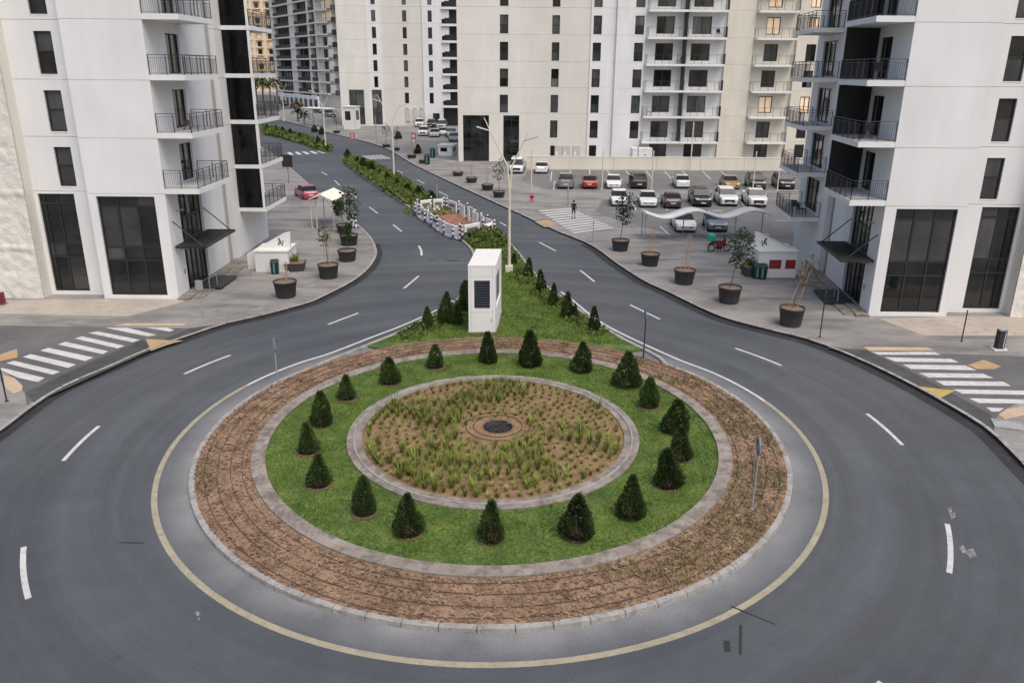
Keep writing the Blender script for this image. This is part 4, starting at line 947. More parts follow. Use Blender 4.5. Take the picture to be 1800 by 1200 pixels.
g = MB(); fbox(g, F, -.06, mw + .06, -.06, md + .06, -.05, .1); g.build('plinth', 'concrete', mon)
for x_ in (.14, mw - .14): 
    g = MB(); fbox(g, F, x_ - .006, x_ + .006, -.004, -.001, .15, mh - .1); g.build('panel_seam', 'grey_metal', mon)
g = MB(); fbox(g, F, .14, mw - .14, -.004, -.001, 1.2, 1.212); fbox(g, F, .14, mw - .14, -.004, -.001, 3.2, 3.212); g.build('panel_seam', 'grey_metal', mon)
g = MB(); fbox(g, F, mw - .24, mw - .19, -.03, -.001, .7, .86); g.build('lock_handle', 'grey_metal', mon)
# lamp posts: one white stem forking into two raked arms
def lamp_post(label, loc, s=1.0, mat='cream_metal', arms=((-1.75, 10.6), (1.25, 9.7))):
    r = thing('street_lamp', label, 'street lamp', loc, 0, 'forked street lamps along the median')
    MB().box(-.26 * s, .26 * s, -.26 * s, .26 * s, 0, .42).build('base_block', mat, r)
    MB().tube((0, 0, .4), (0, 0, 6.2), .115 * s, .085 * s, 10, 0).build('pole', mat, r)
    for i, (dx, z) in enumerate(arms):
        sx = 1 if dx > 0 else -1
        g = MB(); g.tube((sx * .03, 0, 5.9), (sx * .16, 0, 7.4), .075 * s, .06 * s, 8); g.tube((sx * .16, 0, 7.4), (dx, 0, z), .06 * s, .03 * s, 8); a = g.build('arm', mat, r)
        t = .72; px, pz = sx * .16 + (dx - sx * .16) * t, 7.4 + (z - 7.4) * t
        h = MB(); ln_ = .95
        h.hexa([(px, -.12, pz), (px + sx * ln_, -.16, pz + .28), (px + sx * ln_, .16, pz + .28), (px, .12, pz), (px, -.12, pz + .07), (px + sx * ln_, -.16, pz + .33), (px + sx * ln_, .16, pz + .33), (px, .12, pz + .07)])
        h.build('lamp_head', 'grey_metal' if sx > 0 else mat, a)
    return r
lamp_post('forked white street lamp behind the louvred monolith, the nearest one', G(895, 477, .1))
lamp_post('forked white street lamp in the middle of the far median', G(693, 316, .1), 1.0)
lamp_post('forked white street lamp at the crossing on the next median', G(573, 264, .1), 1.1)
lamp_post('slim forked street lamp far up the road beside the loggia block', G(500, 213, 0), 1.3)

# potted trees
def pot_tree(label, px, py, w, rim, kind, top=None, lean=(0, 0), z=ZP, seed=0, group='round dark planters with trees'):
    base = G(px, py - 3, z); m = MPP(px, py, z); rt = w * m / 2; h = max(.5, (HT(px, py - 3, px, rim + 3, z) - z))
    r = thing('potted_tree', label, 'potted tree', base, 0, group); rr = random.Random(seed + int(px))
    g = MB(); g.lathe([(.0, 0), (rt * .78, 0), (rt * .80, .03), (rt * .97, h - .08), (rt * 1.02, h - .07), (rt * 1.02, h), (rt * .93, h), (rt * .92, h - .1)], 26); g.build('pot', 'pot', r)
    g = MB(); g.lathe([(rt * .93, h - .1), (rt * .5, h - .06), (0, h - .03)], 16); g.build('soil', 'pot_soil', r)
    H = HT(px, py - 3, px + lean[0] * 0, top, z) - z if top else 2.8
    lx, ly = lean[0] * m, lean[1]
    if kind in ('bare', 'dead'):
        for sx, sy in ((-.34, .05), (.30, -.06), (.05, .24)):
            g = MB(); g.tube((sx * rt, sy, h - .1), (sx * rt * .45 + lx * .8, sy * .6 + ly, h + (H - h) * .8), .022, .018, 6); g.build('stake', 'stake', r)
    g = MB(); p = Vector((0, 0, h - .1)); pts_ = [p]
    for i in range(1, 6): t = i / 5; pts_.append(Vector((lx * t ** 1.3 + rr.uniform(-.03, .03), ly * t + rr.uniform(-.03, .03), h - .1 + (H - h + .1) * t * .85)))
    for i in range(5): g.tube(pts_[i], pts_[i + 1], .034 - .005 * i, .029 - .005 * i, 7)
    if kind != 'bare':
        for i in range(9):
            b = pts_[rr.choice((3, 4, 4, 5))]; d = Vector((rr.uniform(-1, 1), rr.uniform(-1, 1), rr.uniform(.3, 1.2))).normalized() * rr.uniform(.3, .7) * (H - h) * .33
            g.tube(b, b + d, .016, .005, 5)
    g.build('trunk', 'bark' if kind != 'bare' else 'stake', r)
    if kind in ('full', 'sparse', 'dead'):
        n = {'full': 620, 'sparse': 260, 'dead': 150}[kind]; g = MB(); cc = pts_[4]; cr = (H - h) * (.30 if kind != 'dead' else .24)
        for i in range(n):
            o = Vector((rr.gauss(0, 1), rr.gauss(0, 1), rr.gauss(0, 1.25))); o = o.normalized() * rr.random() ** .4
            if noise.noise(o * 2.1 + Vector((px, 0, 0))) < -.08: continue
            q = cc + Vector((o.x * cr * .75 + lx * .08 * o.z, o.y * cr * .75, o.z * cr * 1.25)); d = Vector((rr.uniform(-1, 1), rr.uniform(-1, 1), rr.uniform(-.4, 1))).normalized(); s_ = .2 * rr.uniform(.6, 1.4); sd2 = d.orthogonal().normalized() * s_ * .3
            g.add([q, q + d * s_ * .5 + sd2, q + d * s_, q + d * s_ * .5 - sd2], [(0, 1, 2, 3)])
        g.build('crown', 'dry_leaf' if kind == 'dead' else 'pot_leaf', r)
    return r
for a in ((503, 524, 41, 490, 'bare', 452, (4, 0), 'round dark planter with bare sticks nearest the left tower canopy'),
          (578, 491, 37, 461, 'dead', 384, (-3, 0), 'round dark planter with thin leafless tree, second along the left kerb'),
          (611, 461, 34, 436, 'sparse', 392, (4, 0), 'round dark planter at the kerb bend, third along the left kerb'),
          (614, 433, 33, 409, 'full', 332, (6, 0), 'round dark planter with tall leafy tree, fourth along the left kerb'),
          (606, 412, 29, 391, 'full', 352, (-12, 0), 'round dark planter with leaning leafy tree, fifth along the left kerb'),
          (1090, 443, 32, 418, 'full', 340, (6, 0), 'round dark planter with leafy tree beside the plaza crossing'),
          (1142, 469, 34, 442, 'bare', 395, (4, 0), 'round dark planter with bare staked trunk, second along the right kerb'),
          (1202, 501, 38, 470, 'bare', 398, (5, 0), 'round dark planter with bare staked trunk, third along the right kerb'),
          (1281, 534, 41, 500, 'full', 402, (17, 0), 'round dark planter with dark leaning crown near the motorcycle'),
          (1389, 574, 44, 536, 'dead', 440, (28, 0), 'round dark planter with dry leaning tree nearest the right tower'),
          (877, 350, 22, 333, 'sparse', 280, (0, 0), 'round dark planter with small tree just above the lamp fork'),
          (857, 337, 22, 321, 'bare', 285, (0, 0), 'second planter of the far row along the right kerb'),
          (829, 324, 21, 309, 'bare', 275, (0, 0), 'third planter of the far row along the right kerb'),
          (805, 312, 20, 299, 'bare', 262, (0, 0), 'fourth planter of the far row along the right kerb'),
          (724, 281, 17, 269, 'bare', 240, (0, 0), 'far planter beside the red sign frame'),
          (742, 290, 12, 279, 'bare', 255, (0, 0), 'small far planter next to the dark bin'),
          (679, 262, 15, 251, 'sparse', 218, (0, 0), 'far planter with brown tree left of the white booth lane'),
          (698, 268, 10, 257, 'sparse', 222, (0, 0), 'narrow far planter with brown tree behind the far lamp'),
          (592, 237, 13, 228, 'sparse', 196, (0, 0), 'far planter below the guard booth')):
    pot_tree(a[7], a[0], a[1], a[2], a[3], a[4], a[5], a[6], seed=3)
def planter_box(label, px, py, w, rim, plants=True):
    base = G(px, py - 2, ZP); m = MPP(px, py, ZP); hw = w * m / 2; h = HT(px, py - 2, px, rim + 2, ZP) - ZP
    r = thing('square_planter', label, 'planter', base, R(8)); g = MB()
    b, t = hw * .85, hw
    g.hexa([(-b, -b, 0), (b, -b, 0), (b, b, 0), (-b, b, 0), (-t, -t, h), (t, -t, h), (t, t, h), (-t, t, h)]); g.build('pot', 'pot', r)
    MB().box(-t * .9, t * .9, -t * .9, t * .9, h, h + .01).build('soil', 'pot_soil', r)
    if plants:
        for i in range(6):
            link('plant', rnd.choice(TG + TS), r, (rnd.uniform(-t * .7, t * .7), rnd.uniform(-t * .7, t * .7), h), rnd.uniform(0, 6), rnd.uniform(1.0, 1.6))
    return r
planter_box('square dark planter with yellowing grass beside the left white kiosk', 520, 476, 34, 458)
planter_box('square dark planter behind the bins at the right white kiosk', 1318, 486, 26, 465)

# plain sign posts and flag signs
def sign_post(label, px, py, topx, topy, plate=None, z=ZP, mat='grey_metal', r0=.032, yaw=0, back='grey_metal', group=None):
    b = G(px, py, z); h = HT(px, py, topx, topy, z) - z
    r = thing('sign_post', label, 'sign post', b, yaw, group); MB().tube((0, 0, -.02), (0, 0, h), r0, None, 8).build('pole', mat, r)
    MB().lathe([(0, .012), (.09, .012), (.09, 0)], 12).build('foot', mat, r)
    if plate:
        kind, w, hh, m_ = plate
        if kind == 'disc':
            g = MB(); g.tube((0, -.045, h - w / 2), (0, -.03, h - w / 2), w / 2, None, 24); p = g.build('sign_plate', back, r)
            g = MB(); g.tube((0, -.052, h - w / 2), (0, -.046, h - w / 2), w / 2 * .94, None, 24); g.build('sign_face', m_, p)
            g = MB(); z0 = h - w / 2; g.hexa([(-.05, -.058, z0 - .17), (.0, -.058, z0 - .2), (.0, -.053, z0 - .2), (-.05, -.053, z0 - .17), (.06, -.058, z0 + .12), (.12, -.058, z0 + .1), (.12, -.053, z0 + .1), (.06, -.053, z0 + .12)]); g.build('arrow', 'white_plastic', p)
        else:
            g = MB(); g.box(-w / 2, w / 2, -.05, -.034, h - hh, h); p = g.build('sign_plate', m_, r)
            g = MB(); g.box(-w / 2 + .02, w / 2 - .02, -.034, -.028, h - hh + .02, h - .02); g.build('sign_back', 'grey_metal', p)
    return r
sign_post('blue roundabout sign on a grey pole in the right of the outer bed', 1322, 892, 1337, 770, ('disc', .6, 0, 'sign_blue'), .13, yaw=R(-97))
sign_post('grey sign on a dark pole in the left of the outer bed', 490, 690, 479, 595, ('disc', .6, 0, 'sign_blue'), .13, yaw=R(100))
sign_post('dark sign pole at the top right of the outer bed', 1131, 627, 1137, 543, ('disc', .6, 0, 'sign_blue'), .13, yaw=R(-88), mat='black_metal')
sign_post('sign post with square grey back on the left pavement by the canopy', 358, 562, 353, 492, ('rect', .42, .55, 'grey_metal'))
sign_post('short dark post on the pavement corner at the left frame edge', 12, 705, 0, 650, None, mat='black_metal')
sign_post('dark thin post on the right pavement before the black canopy', 1441, 592, 1452, 505, ('rect', .12, .5, 'black_metal'), mat='black_metal')
sign_post('dark thin post before the right tower shop window', 1690, 600, 1702, 545, None, mat='black_metal')
sign_post('short post at the end of the plaza crossing', 1042, 426, 1043, 387, ('rect', .1, .35, 'grey_metal'))
sign_post('post with dark square sign on the left pavement by the far kerb', 508, 322, 508, 272, ('rect', 1.3, 1.5, 'black_metal'), mat='black_metal')
sign_post('thin post rising behind the white barriers on the median', 769, 360, 769, 325, ('rect', .14, .6, 'grey_metal'), .1)
for x, y, tx, ty, nm in ((934, 333, 932, 263, 'above the red hydrant'), (1058, 333, 1060, 265, 'between the red and white cars'), (1145, 333, 1147, 265, 'right of the black car with open boot'), (1323, 334, 1327, 266, 'in front of the olive car'), (1366, 336, 1368, 300, 'before the black off-roader'), (998, 362, 998, 318, 'behind the walking person')):
    sign_post('slim white car park pole ' + nm, x, y, tx, ty, None, mat='cream_metal' if x != 998 else 'grey_metal', r0=.07, group='slim car park poles')
sign_post('slim tall car park pole behind the long cream wall', 1213, 300, 1217, 215, None, mat='cream_metal', r0=.09)
sign_post('thin grey pole at the back of the car park, right of the gate', 1120, 297, 1121, 258, None, r0=.07)
sign_post('thin dark pole near the back of the booth lane', 662, 252, 660, 205, None, r0=.07)

# hydrant
hy = thing('fire_hydrant', 'small red fire hydrant on the plaza by the car park', 'hydrant', G(935, 354, ZP))
MB().lathe([(0, 0), (.22, 0), (.22, .06), (.15, .08), (.15, .6), (.19, .62), (.19, .68), (.14, .72), (.09, .85), (0, .9)], 14).build('body', 'red_paint', hy)
for sx in (-1, 1): MB().tube((sx * .12, 0, .48), (sx * .28, 0, .48), .07, None, 10).build('outlet_cap', 'dark_red', hy)
# small black bollard unit on a white base by the right crossing
bo = thing('bollard_light', 'black boxy bollard on a white base beside the right crossing', 'bollard', G(1755, 614, ZP), R(4))
MB().box(-.34, .34, -.22, .22, 0, .07).build('base', 'white_metal', bo); MB().box(-.19, .19, -.15, .15, .07, 1.05).build('body', 'black_plastic', bo)
MB().box(-.2, .2, -.16, .16, 1.05, 1.12).build('cap', 'grey_metal', bo); MB().box(.10, .13, -.158, -.151, .15, 1.0).build('light_strip', 'white_plastic', bo)
b2 = thing('bollard_light', 'dark boxy bollard at the foot of the stone cladding, left frame edge', 'bollard', G(2, 535, ZP), 0)
MB().box(-.3, .3, -.2, .2, 0, .06).build('base', 'concrete', b2); MB().box(-.22, .22, -.15, .15, .06, .75).build('body', 'dark_red', b2)
# bins
def bin_(label, px, py, mat, s=1.0, rz=0):
    r = thing('waste_bin', label, 'bin', G(px, py, ZP), rz)
    MB().hexa([(-.24 * s, -.2 * s, 0), (.24 * s, -.2 * s, 0), (.24 * s, .2 * s, 0), (-.24 * s, .2 * s, 0), (-.27 * s, -.23 * s, .85 * s), (.27 * s, -.23 * s, .85 * s), (.27 * s, .23 * s, .85 * s), (-.27 * s, .23 * s, .85 * s)]).build('body', mat, r)
    MB().hexa([(-.29 * s, -.26 * s, .85 * s), (.29 * s, -.26 * s, .85 * s), (.29 * s, .26 * s, .85 * s), (-.29 * s, .26 * s, .85 * s), (-.26 * s, -.2 * s, .97 * s), (.26 * s, -.2 * s, .97 * s), (.26 * s, .24 * s, 1.0 * s), (-.26 * s, .24 * s, 1.0 * s)]).build('lid', mat, r)
    MB().box(-.09 * s, .02 * s, -.243 * s, -.236 * s, .12 * s, .8 * s).build('stripe', 'bin_teal', r)
    return r
bin_('dark green bin standing against the left white kiosk', 484, 481, 'bin_green', 1.0, .2)
bin_('teal striped bin beside the right white kiosk, nearer the planter', 1330, 489, 'bin_green', 1.05, -.1)
bin_('teal striped bin touching the right white kiosk', 1339, 490, 'bin_green', 1.05, -.1)
bin_('dark bin beside the small far planter', 751, 289, 'bin_green', 1.5); bin_('green bin left of the pink white booth', 761, 277, 'bin_green', 1.5)
# ---------------------------------------------------------------- white stair kiosks with a raking parapet
def kiosk(label, px0, px1, py, hpx, mirror, red):
    a, b = G(px0, py, ZP), G(px1, py, ZP); W = (b - a).length; h = HT((px0 + px1) / 2, py, (px0 + px1) / 2, hpx, ZP) - ZP
    r = thing('stair_kiosk', label, 'kiosk', (a + b) / 2, math.atan2(b.y - a.y, b.x - a.x)); D = 2.4
    F = Fc((-W / 2, 0), (1, 0), (0, 1)); g = MB()
    holes = [(W * .28, W * .60, h * .34, h * .70), (W * .70, W * .97, h * .34, h * .70)] if red else []
    wall(g, F, 0, W, 0, h, holes, 0, .12, rev=.06); g.build('front_wall', 'wall_white', r)
    for i, hh in enumerate(holes):
        p = MB(); fbox(p, F, hh[0], hh[1], .05, .09, hh[2], hh[3]); q = p.build('red_shutter', 'dark_red', r)
        f = MB()
        for k in range(6): z = hh[2] + (hh[3] - hh[2]) * (k + .3) / 6; fbox(f, F, hh[0] + .03, hh[1] - .03, .03, .05, z, z + .04)
        f.build('shutter_slats', 'red_paint', q)
    g = MB(); fbox(g, F, 0, .1, .12, D, 0, h); fbox(g, F, W - .1, W, .12, D, 0, h); g.build('side_walls', 'wall_white', r)
    g = MB(); fbox(g, F, -.05, W + .05, -.05, D + .05, h + .002, h + .1); g.build('roof', 'canopy_white', r)
    # raking parapet: high at one end, running down past the other
    s = -1 if mirror else 1; x0, x1 = (-W * .15, W * 1.35)
    def X(x): return x if not mirror else W - x
    y0 = .9; zt, zl = h + 1.25, h * .6
    pts = [(X(x0 + .35), h + .1), (X(x0 + .3), zt), (X(x0 + .75), zt - .12), (X(x1), zl + .25), (X(x1), .0), (X(W * 1.0 + .02), .0), (X(W + .02), h + .1)] 
    g = MB(); n = len(pts); v = [F.p(p[0], y0, p[1]) for p in pts] + [F.p(p[0], y0 + .22, p[1]) for p in pts]
    g.add(v, [tuple(range(n)), tuple(range(2 * n - 1, n - 1, -1))] + [(i, (i + 1) % n, n + (i + 1) % n, n + i) for i in range(n)]); pr_ = g.build('raking_parapet', 'wall_white', r)
    # dark walking-figure sign on the parapet
    g = MB(); cx = X(x0 + .95); z = h + .52
    g.lathe([(0, .09), (.08, 0), (0, -.09)], 8, F.p(cx + s * .14, y0 - .02, z + .22)); 
    for dx, dz, w_, l_ in ((.08, .02, .11, .26), (-.05, -.16, .09, .2), (.2, -.14, .08, .18), (-.12, .04, .1, .1)):
        fbox(g, F, cx + s * dx - w_ / 2, cx + s * dx + w_ / 2, y0 - .02, y0 - .003, z + dz - l_ / 2, z + dz + l_ / 2)
    g.build('figure_sign', 'black_plastic', pr_)
    return r
kiosk('white stair kiosk with two dark red shutters in front of the right tower', 1330, 1398, 488, 443, False, True)
kiosk('white stair kiosk with raking parapet in front of the left tower', 450, 508, 478, 443, True, False)
def hoop(label, px, py, w=.75, rz=R(90), n=1):
    r = thing('bike_hoop', label, 'bike hoop', G(px, py, ZP), rz); p = [(-w / 2, 0, 0), (-w / 2, 0, .72), (-w / 2 + .1, 0, .82), (w / 2 - .1, 0, .82), (w / 2, 0, .72), (w / 2, 0, 0)]
    MB().path([Vector(q) for q in p], .028, 8).build('hoop', 'grey_metal', r)
    for sx in (-1, 1): MB().lathe([(0, .01), (.07, .01), (.07, 0)], 10, (sx * w / 2, 0, 0)).build('foot_plate', 'grey_metal', r)
hoop('steel hoop rail on the left forecourt, nearer the kiosk', 428, 487, 1.0, R(15)); hoop('steel hoop rail beside the left entrance mat', 376, 507, .9, R(80))
hoop('steel hoop rail in front of the right tower entrance mat', 1468, 530, 1.0, R(80)); hoop('steel hoop rail behind the dry potted tree', 1422, 502, .8, R(85))

# ---------------------------------------------------------------- wavy white shade roof on thin posts
s0, s1 = G(1128, 419, ZP), G(1345, 417, ZP)
wv = thing('wavy_shade', 'long wavy white shade roof on thin posts in front of the parked cars', 'shade roof', s0, math.atan2(s1.y - s0.y, s1.x - s0.x))
LW = (s1 - s0).length; zr_ = HT(1128, 419, 1128, 371, ZP) - ZP
def wz(t): return zr_ + .30 * math.sin(t * 2 * math.pi * 2.13 - 3.78) - .12
g = MB(); n = 80; v = []
for i in range(n + 1):
    t = i / n; x = LW * t
    for y, dz in ((-.9, 0), (.9, 0), (.9, -.16), (-.9, -.16)): v.append((x, y, wz(t) + dz))
g.add(v, [(i * 4 + a, i * 4 + (a + 1) % 4, (i + 1) * 4 + (a + 1) % 4, (i + 1) * 4 + a) for i in range(n) for a in range(4)] + [(0, 1, 2, 3), (n * 4, n * 4 + 1, n * 4 + 2, n * 4 + 3)], 0, True); g.build('roof', 'canopy_white', wv)
for t, y in ((.01, -.6), (.01, .6), (.34, .5), (.52, .5), (.73, -.5), (.94, -.6), (.985, .6)):
    MB().tube((LW * t, y, 0), (LW * t, y, wz(t) - .1), .045, None, 8).build('post', 'grey_metal', wv)
# pitched white shelter on the left pavement
ga, gb = G(549, 402, ZP), G(588, 405, ZP)
gz_ = thing('shade_shelter', 'white pitched shelter on thin legs on the left pavement', 'shelter', ga, math.atan2(gb.y - ga.y, gb.x - ga.x)); gw_ = (gb - ga).length; gh = HT(549, 402, 549, 350, ZP) - ZP
F = Fc((0, 0), (1, 0), (-.25, 1)); gd = 3.6
for a, d in ((0, 0), (gw_, 0), (0, gd), (gw_, gd), (.45, .2)):
    MB().tube(F.p(a, d, 0), F.p(a, d, gh), .05, None, 6).build('leg', 'cream_metal', gz_)
g = MB(); z = gh
g.add([F.p(-.15, -.2, z), F.p(gw_ + .15, -.2, z), F.p(gw_ * .5, -.2, z + .5), F.p(-.15, gd + .2, z), F.p(gw_ + .15, gd + .2, z), F.p(gw_ * .5, gd + .2, z + .5)], [(0, 2, 5, 3), (2, 1, 4, 5)]); o = g.build('roof', 'sail', gz_)
mo = o.modifiers.new('thick', 'SOLIDIFY'); mo.thickness = .06
g = MB(); g.tube(F.p(0, 0, z - .6), F.p(.7, 0, z), .035, None, 6); g.tube(F.p(gw_, 0, z - .6), F.p(gw_ - .7, 0, z), .035, None, 6); g.build('brace', 'cream_metal', gz_)

# ---------------------------------------------------------------- excavation on the median: dug soil, plastic barriers, delineators
exc = gp((742, 377), (770, 366), (800, 373), (850, 402), (840, 410), (806, 414), (775, 400))
g = MB(); cxy = sum((p for p in exc), Vector()) / len(exc); rr = random.Random(5); v = []; nr, na = 6, 40
for j in range(nr + 1):
    for i in range(na):
        t = i / na * len(exc); k = int(t); p = exc[k % len(exc)].lerp(exc[(k + 1) % len(exc)], t - k); q = cxy.lerp(p, j / nr)
        v.append((q.x, q.y, .13 + (.35 * max(0, noise.noise(q * .9) + .25)) * (1 - (j / nr) ** 2)))
g.add(v, [(j * na + i, j * na + (i + 1) % na, (j + 1) * na + (i + 1) % na, (j + 1) * na + i) for j in range(nr) for i in range(na)], 0, True)
struct(g.build('dug_soil', 'dirt_red'), 'stuff', 'reddish dug soil inside the ring of white barriers')
def barrier(label, a, b):
    mid = (a + b) / 2; d = b - a; L = d.length * .8
    r = thing('plastic_barrier', label, 'barrier', mid, math.atan2(d.y, d.x) + rnd.uniform(-.16, .16), 'white plastic barriers round the dug soil')
    g = MB(); hh = 1.15; n = 10
    sec = [(-.09, 0), (-.09, .1), (-.06, .2), (-.05, hh - .05), (0, hh), (.05, hh - .05), (.06, .2), (.09, .1), (.09, 0)]
    vv = [(x, y, z) for x in (-L / 2, L / 2) for y, z in sec]; m = len(sec)
    g.add(vv, [(i, i + 1, m + i + 1, m + i) for i in range(m - 1)] + [tuple(range(m)), tuple(range(2 * m - 1, m - 1, -1))]); g.build('panel', 'white_plastic', r)
    for y in (-.076, .076): MB().box(-L * .36, L * .36, min(y, y * .92), max(y, y * .92), .55, .85).build('print_band', 'navy' if rnd.random() < .2 else 'screen_grey', r) if rnd.random() < .35 else None
    return r
def delineator(label, p, dark=True):
    r = thing('delineator_post', label, 'delineator', p, rnd.uniform(0, 3), 'black and white delineators round the dug soil')
    MB().lathe([(0, .07), (.24, .07), (.27, 0)], 10).build('base', 'navy', r)
    MB().lathe([(.10, .07), (.085, 1.35), (.04, 1.42), (0, 1.42)], 10).build('tube', 'white_plastic' if not dark else 'black_plastic', r)
    for z in (.4, .8, 1.12):
        MB().lathe([(.104, z), (.1, z + .2)], 10).build('band', 'black_plastic' if not dark else 'white_plastic', r)
    return r
runs = {'road side': [(734, 379), (742, 385), (752, 391), (762, 398), (771, 405), (781, 412), (796, 419), (808, 421)], 'near end': [(812, 420), (847, 413)], 'lamp side': [(866, 410), (854, 404), (842, 397), (829, 391), (819, 383), (806, 376), (786, 370)], 'far end': [(781, 369), (760, 370), (737, 373)]}
for nm, pp in runs.items():
    W_ = gp(*pp, z=.02 if nm == 'road side' else .12)
    for i in range(len(W_) - 1):
        barrier('white plastic barrier on the %s of the dug soil, %s along' % (nm, ORD[i]), W_[i], W_[i + 1])
    for i, p in enumerate(W_):
        o_ = (p - cxy); o_.z = 0; delineator('striped delineator on the %s of the dug soil, %s along' % (nm, ORD[i]), p + o_.normalized() * .28, i % 3 != 1)
r = thing('broken_barrier', 'tipped white plastic barrier at the lamp end of the dug soil', 'barrier', G(862, 412, .12), R(50)); g = MB(); g.hexa([(-.5, -.2, 0), (.6, -.25, 0), (.6, .05, 0), (-.5, .05, 0), (-.45, .3, .9), (.5, .15, 1.0), (.5, .22, 1.0), (-.45, .37, .9)]); g.build('panel', 'white_plastic', r)
for x, y, nm in ((619, 399, 'left of pair'), (626, 401, 'right of pair')):
    delineator('striped delineator at the left kerb bend behind the planters, ' + nm, G(x, y, ZP), False)
barrier('white plastic barrier behind the planters at the left kerb bend', G(608, 396, ZP), G(622, 399, ZP))

# ---------------------------------------------------------------- vehicles
def car(label, px, py, paint, kind='sedan', face=1, yaw=0.0, z=ZP, s=1.0, lights=False, anchor='near'):
    """face=+1: front towards the camera"""
    spec = {'sedan': (4.6, 1.82, [(0, .30, .60, 0), (.03, .2, .70, 0), (.12, .18, .80, 0), (.27, .18, .90, 0), (.30, .18, .92, 0), (.44, .18, .95, 1.40), (.56, .18, .96, 1.46), (.70, .18, .97, 1.42), (.86, .18, 1.0, 0), (.96, .2, .99, 0), (1, .32, .78, 0)]),
            'suv': (4.75, 1.92, [(0, .36, .78, 0), (.03, .25, .92, 0), (.10, .22, 1.0, 0), (.24, .22, 1.08, 0), (.27, .22, 1.1, 0), (.38, .22, 1.12, 1.66), (.52, .22, 1.13, 1.75), (.80, .22, 1.15, 1.73), (.93, .22, 1.16, 1.55), (.975, .24, 1.14, 0), (1, .36, .9, 0)]),
            'hatch': (4.1, 1.76, [(0, .30, .66, 0), (.03, .2, .76, 0), (.12, .18, .86, 0), (.24, .18, .94, 0), (.27, .18, .96, 0), (.42, .18, .98, 1.45), (.56, .18, .99, 1.52), (.80, .18, 1.0, 1.48), (.95, .18, 1.02, 1.1), (.97, .2, 1.0, 0), (1, .32, .8, 0)]),
            'van': (5.0, 1.95, [(0, .36, .85, 0), (.03, .25, 1.0, 0), (.08, .22, 1.05, 0), (.14, .22, 1.1, 0), (.16, .22, 1.12, 0), (.27, .22, 1.15, 1.85), (.4, .22, 1.15, 2.0), (.80, .22, 1.15, 2.0), (.96, .22, 1.15, 1.95), (.985, .24, 1.14, 0), (1, .36, 1.0, 0)]),
            'pickup': (5.2, 1.9, [(0, .40, .85, 0), (.03, .3, .98, 0), (.09, .28, 1.04, 0), (.22, .28, 1.1, 0), (.245, .28, 1.12, 0), (.34, .28, 1.14, 1.68), (.44, .28, 1.15, 1.76), (.56, .28, 1.15, 1.74), (.62, .28, 1.15, 0), (.98, .3, 1.12, 0), (1, .4, 1.0, 0)])}[kind]
    Lc, Wc, st = spec; Lc *= s; hw = Wc * s / 2
    p = G(px, py, z)
    rz = yaw + (0 if face > 0 else math.pi)
    # (px,py) marks the middle of the bumper facing the camera; the car extends away from it
    ctr = p + Vector((-math.sin(yaw), math.cos(yaw), 0)) * (Lc / 2)
    r = thing('parked_car', label, 'car', ctr, rz, 'cars in the car park' if z == ZP else None)
    body, win = MB(), MB(); rows = []
    for t, zb, zl, zr2 in st:
        y = -Lc / 2 + Lc * t; e = min(t, 1 - t); w = hw * (1 - .16 * max(0, 1 - e / .10) ** 2)
        zb, zl, zr3 = zb * s, zl * s, (zr2 or zl + .01) * s
        wr = w * .76 if zr2 else w * .88
        rows.append([(-w * .93, y, zb), (-w, y, zb + (zl - zb) * .55), (-w * .97, y, zl), (-wr, y, zr3), (wr, y, zr3), (w * .97, y, zl), (w, y, zb + (zl - zb) * .55), (w * .93, y, zb)])
    for i in range(len(rows) - 1):
        A_, B_ = rows[i], rows[i + 1]; up0, up1 = bool(st[i][3]), bool(st[i + 1][3])
        for j in range(7):
            q = (A_[j], A_[j + 1], B_[j + 1], B_[j])
            side_glass = j in (2, 4) and (up0 or up1); screen = j == 3 and ((up0 != up1) or (up0 and up1 and abs(st[i][3] - st[i + 1][3]) > .16))
            (win if side_glass or screen else body).add(q, [(0, 1, 2, 3)], 0, True)
        body.add([A_[0], A_[7], B_[7], B_[0]], [(0, 1, 2, 3)])
    body.add(rows[0], [tuple(range(8))]); body.add(rows[-1], [tuple(range(7, -1, -1))])
    for i in range(1, len(rows) - 1):                     # pillars
        if st[i][3] and i in (6, 7):
            for j in (2, 4):
                a_, b_ = Vector(rows[i][j]), Vector(rows[i][j + 1]); sx = -1 if j == 2 else 1
                body.hexa([a_ + Vector((sx * .004, -.05, 0)), a_ + Vector((sx * .02, -.05, 0)), a_ + Vector((sx * .02, .05, 0)), a_ + Vector((sx * .004, .05, 0)), b_ + Vector((sx * .004, -.05, 0)), b_ + Vector((sx * .02, -.05, 0)), b_ + Vector((sx * .02, .05, 0)), b_ + Vector((sx * .004, .05, 0))])
    body.build('body', paint, r); win.build('windows', 'car_glass', r)
    wr_ = (.33 if kind in ('sedan', 'hatch') else .38) * s
    for y in (-Lc * .32, Lc * .30):
        for sx in (-1, 1):
            g = MB(); x0 = sx * (hw - .20); x1 = sx * (hw + .015); g.tube((x0, y, wr_), (x1, y, wr_), wr_, None, 16); wh = g.build('wheel', 'rubber', r)
            g = MB(); g.tube((x1, y, wr_), (x1 + sx * .012, y, wr_), wr_ * .62, None, 12); g.build('rim', 'rim', wh)
    zf, zr4 = st[2][2] * s, st[-2][2] * s
